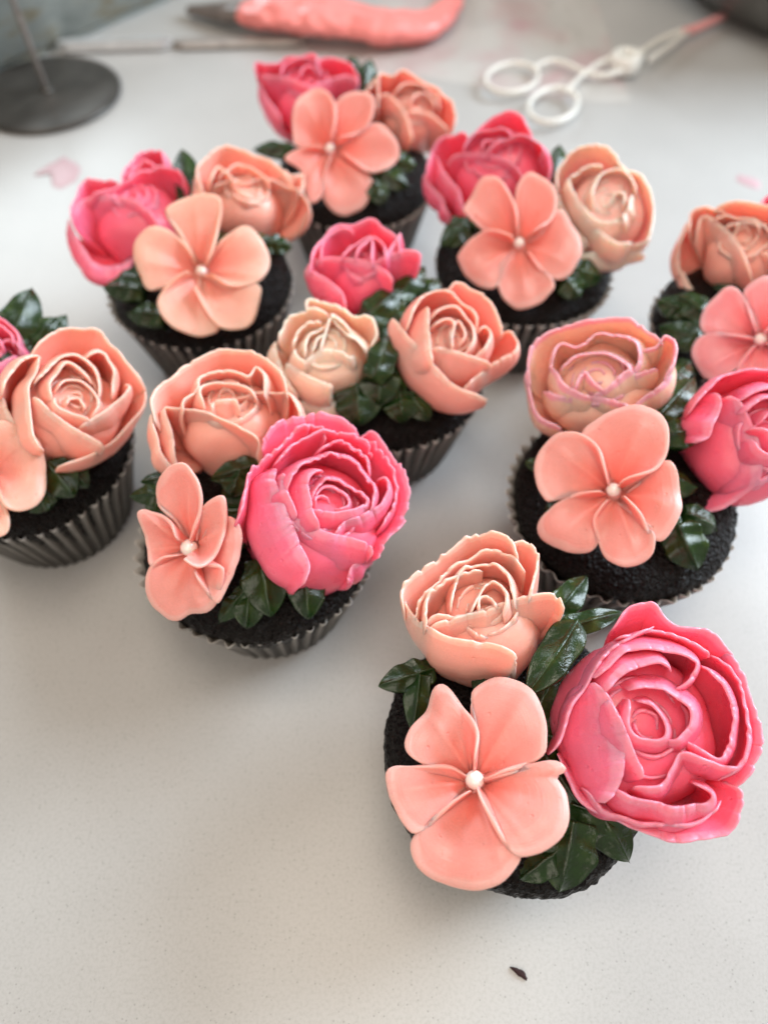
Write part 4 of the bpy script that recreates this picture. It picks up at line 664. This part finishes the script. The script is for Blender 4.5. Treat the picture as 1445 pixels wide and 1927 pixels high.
{'name':'hot pink','col':'pink','base':[2.0,3.74,3.97],'X':[0.955,-0.089,0.282],'A':[-0.295,-0.345,0.891],'H':2.5,'rb':1.2,'petals':[[0.1,[[-0.35,0.07,2.5],[-0.13,0.38,2.5],[0.21,0.26,2.5],[0.33,-0.16,2.5]]],[0.1,[[-0.89,0.59,2.42],[-0.78,0.93,2.42],[-0.39,1.11,2.42],[0.14,1.08,2.42],[0.63,0.71,2.43],[0.8,0.1,2.43]]],[0.15,[[-0.85,0.65,2.25],[-0.49,-0.05,2.25],[0.01,-0.37,2.25],[0.54,-0.35,2.25],[0.91,0.1,2.25]]]],'seed':19,'rag':0.6,'th':1.0}],'blossoms':[{'col':'salmonpink','cen':[-1.01,-2.47,5.4],'X':[0.866,-0.277,0.416],'A':[-0.5,-0.472,0.726],'petals':[[0.06,0.15,0.05,[[-0.19,0.06],[-0.69,0.15],[-1.36,0.29],[-1.7,0.37],[-1.81,0.75],[-1.71,1.19],[-1.3,1.62],[-0.87,1.79],[-0.5,1.4],[-0.27,0.72],[-0.1,0.19]]],[0.06,0.15,0.03,[[-0.03,0.22],[-0.2,0.75],[-0.5,1.55],[-0.05,1.92],[0.49,1.84],[0.9,1.49],[0.97,0.96],[0.44,0.38],[0.13,0.09]]],[0.1,0.1,0.0,[[0.13,0.06],[0.6,0.36],[1.22,0.57],[1.65,-0.0],[1.53,-0.69],[0.92,-0.81],[0.19,-0.2]]],[0.05,0.05,0.0,[[0.13,-0.23],[0.61,-0.78],[0.68,-1.5],[0.24,-1.95],[-0.34,-1.78],[-0.67,-1.32],[-0.58,-0.85],[-0.16,-0.27]]],[0.05,0.18,0.03,[[-0.16,-0.2],[-0.42,-0.57],[-0.74,-0.98],[-1.28,-1.28],[-1.62,-1.18],[-1.97,-0.8],[-2.09,-0.3],[-1.86,0.15],[-1.36,0.26],[-0.85,0.13],[-0.19,-0.05]]]],'pearl':0.19,'label':''}],'leaves':[{'b':[-2.98,-0.51,4.9],'t':[-3.79,-0.09,4.9],'w':0.47,'up':[-0.25,-0.48,0.84]},
{'b':[-2.51,-0.84,5.1],'t':[-3.12,0.05,5.1],'w':0.55,'up':[-0.26,-0.47,0.84]},
{'b':[-2.92,-1.8,4.8],'t':[-3.79,-1.0,4.6],'w':0.5,'up':[-0.26,-0.45,0.85]},
{'b':[-2.71,-1.53,5.0],'t':[-3.25,-2.22,4.6],'w':0.5,'up':[-0.26,-0.46,0.85]},
{'b':[-3.37,-3.12,4.8],'t':[-3.6,-2.63,4.6],'w':0.28,'up':[-0.26,-0.43,0.86]}]}}
LABELS = {
    '1': 'front cupcake nearest the camera, its wide hot pink rose overhanging to the right',
    '2': 'cupcake with a sideways tilted salmon blossom left of its large hot pink rose',
    '3': 'farthest cupcake, with its hot pink and salmon roses near the piping bag',
    '4': 'cupcake whose peach rose has pink stained petal edges',
    '5': 'cupcake with three roses, the small one pale cream, and no blossom',
    '6': 'cupcake with a cream rose that is pink underneath, near the white scissors',
    '7': 'cupcake cut off by the left border, with apricot petals beside its peach rose',
    '8': 'cupcake with an apricot blossom below a ragged hot pink rose, near the steel disc',
    '9': 'cupcake cut off by the right border, plump peach rose above a rosy blossom',
}
FLARE = {'1': (.0, 1., .955), '2': (.28, 3.3), '4': (.32, 3.5), '6': (.2, -.5), '8': (.15, 3.0)}
for k, c in DATA.items():
    cup = empty('cupcake', (*c['loc'], 0))
    tag(cup, LABELS[k], 'cupcake', 'cupcakes topped with buttercream flowers')
    s = int(k)
    make_case(cup, s, *FLARE.get(k, (.08, 0)))
    make_cake(cup, s)
    for r in c['roses']:
        make_rose(r, cup)
    for i, b in enumerate(c['blossoms']):
        make_blossom(b, cup, s * 13 + i)
    for i, l in enumerate(c['leaves']):
        make_leaf(l, cup, s * 101 + i)
    rg = random.Random(s * 5)
    for i in range(6):                       # leaves piped between the flowers, mostly tucked under them
        a = i * 1.05 + rg.uniform(-.2, .2) + s; r0 = rg.uniform(.1, .5); r1 = rg.uniform(1.7, 2.3)
        make_leaf({'b': [r0 * math.cos(a), r0 * math.sin(a), 4.85], 't': [r1 * math.cos(a), r1 * math.sin(a), rg.uniform(4.6, 5.1)],
                   'w': rg.uniform(.5, .7), 'up': [0, 0, 1]}, cup, s * 301 + i)

# ------------------------------------------------------------------ counter
ct = mesh_obj('countertop', [(-120, -60, 0), (120, -60, 0), (120, 160, 0), (-120, 160, 0), (-120, -60, -3), (120, -60, -3), (120, 160, -3), (-120, 160, -3)],
              [(0, 1, 2, 3), (7, 6, 5, 4), (0, 4, 5, 1), (1, 5, 6, 2), (2, 6, 7, 3), (3, 7, 4, 0)], M_COUNTER, smooth=False)
tag(ct, None, kind='structure')

def lathe(name, prof, n, mat, parent=None, ns=None, flip=False):
    pr = spline(prof, ns) if ns else np.array(prof)
    V = [(r * math.cos(2 * math.pi * i / n), r * math.sin(2 * math.pi * i / n), z) for r, z in pr for i in range(n)]
    return mesh_obj(name, V, grid_faces(n, len(pr), wrap=True, flip=flip), mat, parent)

def tube(path, rad, n=12, squash=1.):
    """Verts and faces of a closed or capped tube along path; rad may be a list."""
    P = np.array(path, float); m = len(P)
    rad = np.broadcast_to(np.array(rad, float), (m,))
    T = np.gradient(P, axis=0); T /= np.linalg.norm(T, axis=1, keepdims=True)
    V = []
    for p, t, r in zip(P, T, rad):
        up = np.array([0, 0, 1.]); a = np.cross(t, up)
        if np.linalg.norm(a) < 1e-3: a = np.array([1., 0, 0])
        a /= np.linalg.norm(a); b = np.cross(a, t)
        for i in range(n):
            th = 2 * math.pi * i / n
            V.append(p + a * r * math.cos(th) + b * r * squash * math.sin(th))
    F = grid_faces(n, m, wrap=True)
    F += [tuple(range(n))[::-1], tuple((m - 1) * n + i for i in range(n))]
    return V, F

# flower nail standing on its head: round steel plate with a ribbed pin
nail = empty('flower_nail', (-19.2, 42.7, 0))
tag(nail, 'dark round steel flower nail standing on its disc with the ribbed pin pointing up', 'flower nail')
lathe('disc', [(.01, .0), (3.9, .0), (4.05, .10), (4.1, .22), (4.0, .30), (3.7, .32), (.6, .32), (.3, .36), (.01, .37)], 96, M_STEEL, nail, flip=False)
pv = [(.001, .3)]
z = .3
while z < 12.5:
    rr = .17 + (.018 * math.sin(z * 22) if z > 4.5 else 0)
    pv.append((rr, z)); z += .06 if z > 4.5 else .3
pv.append((.001, 12.6))
lathe('pin', pv, 16, M_NAIL, nail)
lathe('weld', [(.01, .3), (.36, .33), (.3, .45), (.19, .55), (.01, .56)], 20, M_STEEL, nail, 12)

# baking tray, a corner of it reaching into the frame
def tray():
    a, b = np.array([-22.6, 44.8]), np.array([-13.7, 54.6])
    d = (b - a) / np.linalg.norm(b - a); nrm = np.array([-d[1], d[0]])
    root = empty('baking_tray', (a[0], a[1], 0))
    tag(root, 'grey metal baking tray with rust stained side at the upper left behind the steel disc', 'baking tray')
    def P(s, off, z):
        q = d * s + nrm * off
        return (q[0], q[1], z)
    S0, S1, W = -14, 28, 26
    n = 30
    prof = [(0.6, .32), (.15, .38), (-.1, .7), (-.75, 4.6), (-.85, 4.95), (-.7, 5.15), (-.45, 5.1), (-.4, 4.9), (.1, .75), (.4, .35), (6, .3)]
    V = []
    for s in np.linspace(S0, S1, n):
        for o, zz in prof:
            V.append(P(s, o, zz + .03 * math.sin(s * .7)))
    mesh_obj('side_wall', V, grid_faces(len(prof), n), M_TRAY, root)
    V = [P(S0, .3, .04), P(S1, .3, .04), P(S1, W, .04), P(S0, W, .04), P(S0, .3, .3), P(S1, .3, .3), P(S1, W, .3), P(S0, W, .3)]
    mesh_obj('base', V, [(3, 2, 1, 0), (4, 5, 6, 7), (0, 1, 5, 4), (1, 2, 6, 5), (2, 3, 7, 6), (3, 0, 4, 7)], M_TRAY, root, smooth=False)
    path = [np.array(P(s, -.78, 5.12)) for s in np.linspace(S0, S1, 12)]
    mesh_obj('rolled_rim', *tube(path, .28, 10), M_ROD, root)
tray()

# palette knife lying behind the cupcakes
kn = empty('palette_knife', (-19.7, 47.7, 0))
tag(kn, 'slim steel palette knife lying flat, its far half smeared with icing', 'palette knife')
d = np.array([-6.3 + 19.7, 48.55 - 47.7, 0]); Ln = np.linalg.norm(d); d /= Ln
def bar(s0, s1, w, h, z0, mat, name):
    sd = np.array([-d[1], d[0], 0]); V = []; n = 14
    for s in np.linspace(s0, s1, n):
        e = min(1, (s - s0) * 6 + .3, (s1 - s) * 6 + .3)
        for (a, zz) in [(-w, .2), (-w * .7, h), (w * .7, h), (w, .2), (w * .6, 0), (-w * .6, 0)]:
            V.append(d * s + sd * a * e + np.array([0, 0, z0 + zz]))
    F = grid_faces(6, n, wrap=True) + [tuple(range(6))[::-1], tuple((n - 1) * 6 + i for i in range(6))]
    return mesh_obj(name, V, F, mat, kn, smooth=False)
bar(0, 6.8, .42, .62, .02, M_ROD, 'handle')
bar(6.81, Ln + 1.5, .46, .42, .02, M_SMEAR, 'blade')

# piping bag full of coral icing
def bag():
    root = empty('piping_bag', (-6.5, 49.8, 0))
    tag(root, 'clear piping bag filled with coral pink icing, creased and bent, behind the rearmost cupcake', 'piping bag')
    o = np.array([-6.5, 49.8, 0])
    def body(ctrl, mat, name, n=72, m=160, amp=.24):
        c = spline(ctrl, m); path = c[:, :3] - o; rad = c[:, 3]
        V, F = tube(path, rad, n, .55)
        V = np.array(V).reshape(m, n, 3); cen = path[:, None, :]
        for i in range(m):
            for j in range(n):
                p = Vector(V[i, j])
                w = noise.noise(Vector((p.x * .4, p.y * .5, p.z * .8))) * .8 + (.5 - abs(noise.noise(Vector((p.x * .9 + p.y * .5, p.y * .9 - p.x * .3, p.z * 1.3))))) * 1.1 - .4 + .30 * (.4 - abs(noise.noise(p * 1.9)))
                V[i, j] = cen[i, 0] + (V[i, j] - cen[i, 0]) * (1 + amp * w)
        V[:, :, 2] = np.maximum(V[:, :, 2], .03)
        mesh_obj(name, V.reshape(-1, 3), F, mat, root)
    body([(-8.6, 50.4, 1.1, 1.1), (-7.0, 49.9, 1.3, 1.6), (-4.5, 49.4, 1.3, 1.75), (-2.0, 48.9, 1.2, 1.6), (.5, 48.4, 1.1, 1.45), (2.5, 48.9, 1.0, 1.2), (3.9, 50.8, 1.0, .85), (4.5, 53.5, 1.0, .62), (4.8, 58.0, 1.0, .7)], M_BAG, 'icing_filled_body', n=72, m=160, amp=.24)
    body([(-12.4, 52.0, .5, .42), (-11.0, 51.4, .7, .7), (-9.4, 50.7, .95, .98), (-8.2, 50.3, 1.1, 1.02)], M_BAGEND, 'empty_tip', 30, 30, .12)
bag()

# waxed sheet under the bag and scissors
def sheet():
    nx, ny = 60, 50; V = []
    for j in range(ny):
        for i in range(nx):
            u, w = i / (nx - 1), j / (ny - 1)
            x = -1.5 + 15.5 * u + 2.5 * w * (1 - u); y = 45.2 + 18 * w - 3.6 * u + .4 * math.sin(u * 7)
            h = .06 + .28 * max(0, noise.noise(Vector((x * .35, y * .35, 1)))) + .12 * abs(noise.noise(Vector((x * .9, y * .9, 4))))
            V.append((x, y, h * min(1, 6 * min(u, 1 - u, w) + .25)))
    o = mesh_obj('waxed_sheet', V, grid_faces(nx, ny), M_FILM)
    tag(o, 'translucent waxed sheet with pink traces lying under the piping bag and white scissors', 'waxed sheet')
sheet()

# flower lifter scissors
def scissors():
    o = np.array([13.8, 44.8, 0])
    root = empty('flower_lifter_scissors', tuple(o))
    tag(root, 'white plastic flower lifter scissors with two finger rings and pink stained tips', 'scissors')
    def ring(c, a, b, ang, z, rad, name):
        path = []
        n = 48
        for i in range(n + 1):
            t = 2 * math.pi * i / n
            x, y = a * math.cos(t), b * math.sin(t)
            path.append((c[0] + x * math.cos(ang) - y * math.sin(ang) - o[0], c[1] + x * math.sin(ang) + y * math.cos(ang) - o[1], z))
        return mesh_obj(name, *tube(path, rad, 12, 1.5), M_PLASTIC, root)
    ring((7.35, 43.6), 1.75, 1.35, R(50), .55, .125, 'finger_ring')
    ring((9.35, 40.75), 1.85, 1.25, R(62), .55, .125, 'finger_ring')
    def arm(pts, rad, name, mat=M_PLASTIC, sq=1.4):
        p = spline([(x - o[0], y - o[1], z) for x, y, z in pts], 24)
        return mesh_obj(name, *tube(p, rad, 10, sq), mat, root)
    arm([(8.6, 44.5, .6), (9.6, 45.3, .62), (10.4, 45.2, .62), (12.0, 43.9, .6), (13.5, 44.1, .62), (15.3, 45.8, .68)], .13, 'shank')
    arm([(10.2, 41.9, .6), (11.0, 43.2, .62), (11.6, 44.0, .62), (12.6, 45.0, .7), (14.0, 45.7, .85), (15.2, 46.2, .8)], .13, 'shank')
    pv = lathe('pivot', [(.42, .0), (.80, .0), (.88, .2), (.88, .75), (.76, .9), (.5, .9), (.42, .7), (.42, .0)], 32, M_PLASTIC, root)
    pv.location = tuple(np.array([14.05 - o[0], 45.0 - o[1], .35]) * S)
    arm([(15.1, 46.0, .75), (16.5, 47.6, .7), (18.2, 49.0, .62)], .14, 'blade')
    arm([(15.5, 45.3, .75), (17.0, 46.9, .7), (18.5, 48.7, .62)], .14, 'blade')
    arm([(18.2, 48.95, .62), (19.6, 49.9, .55), (21.2, 51.2, .5)], [.12] * 24, 'blade_tip', M_PINKTIP)
    arm([(18.45, 48.65, .62), (19.9, 49.75, .55), (21.4, 51.0, .5)], [.12] * 24, 'blade_tip', M_PINKTIP)
scissors()

# grey bowl in the upper right corner
bw = empty('mixing_bowl', (30.5, 57.0, 0))
tag(bw, 'grey metal mixing bowl standing in the upper right corner', 'bowl')
lathe('bowl_wall', [(.01, .05), (9.0, .05), (10.3, .3), (11.6, 1.4), (12.9, 4.0), (13.8, 8.0), (14.1, 11.0), (14.3, 11.3), (14.1, 11.4), (13.6, 8.0), (12.6, 4.2), (11.2, 1.8), (9.5, .9), (.01, .8)], 96, M_BOWL, bw, 60)
lathe('rolled_rim', [(14.0, 11.3), (14.3, 11.1), (14.55, 11.35), (14.3, 11.6), (14.0, 11.3)], 96, M_ROD, bw, 16)

# crumbs and smears on the counter
def crumb(loc, sx, sy, rot, seed, label, mat=M_CRUMB, name='cake_crumb'):
    V, F = ball(1, 22, 14)
    W = []
    for v in V:
        p = Vector(v); k = 1 + .35 * noise.noise(p * 1.6 + Vector((seed, 0, 0))) + .15 * noise.noise(p * 4 + Vector((seed, 2, 0)))
        p = p * k
        x, y = p.x * sx * (1 - .35 * p.y), p.y * sy * (1 + .5 * p.x)
        W.append((x * math.cos(rot) - y * math.sin(rot), x * math.sin(rot) + y * math.cos(rot), max(-.9, p.z) * sy * .7 + sy * .62))
    o = mesh_obj(name, W, F, mat)
    o.location = tuple(c * S for c in loc)
    tag(o, label, 'crumb')
crumb((3.5, .14, 0), .23, .07, R(-32), 1, 'dark brown cake crumb lying alone on the counter in front of all the cupcakes')
crumb((-7.35, 12.0, 0), .05, .04, 0, 5, 'tiny dark crumb on the counter left of the blossom with the narrow tilt')

def smear(pts, label, seed):
    P = np.array(pts, float); c = P.mean(0); n = 40
    ed = spline(list(P - c) + [P[0] - c], n + 1)[:-1]
    V = [(0, 0, .05)]; F = []
    for k, (s, z) in enumerate([(.5, .05), (.85, .035), (1., .004)]):
        for i, e in enumerate(ed):
            w = 1 + .18 * noise.noise(Vector((e[0] * 3 + seed, e[1] * 3, 0)))
            V.append((e[0] * s * w, e[1] * s * w, z))
    F = [(0, 1 + i, 1 + (i + 1) % n) for i in range(n)]
    F += grid_faces(n, 3, 1, wrap=True, flip=True)
    o = mesh_obj('icing_smear', V, F, M_SMUDGE)
    o.location = (c[0] * S, c[1] * S, 0)
    tag(o, label, 'smear')
smear([(-16.9, 36.8), (-15.8, 35.6), (-15.9, 34.5), (-16.8, 34.0), (-17.4, 35.2), (-18.2, 35.0), (-17.6, 36.0)], 'faint pink icing smear on the bright counter left of the ragged hot pink rose', 1)
smear([(18.3, 35.2), (19.2, 34.7), (19.0, 33.9), (18.2, 34.5)], 'small faint pink icing smear at the right border above the cut off cupcake', 7)
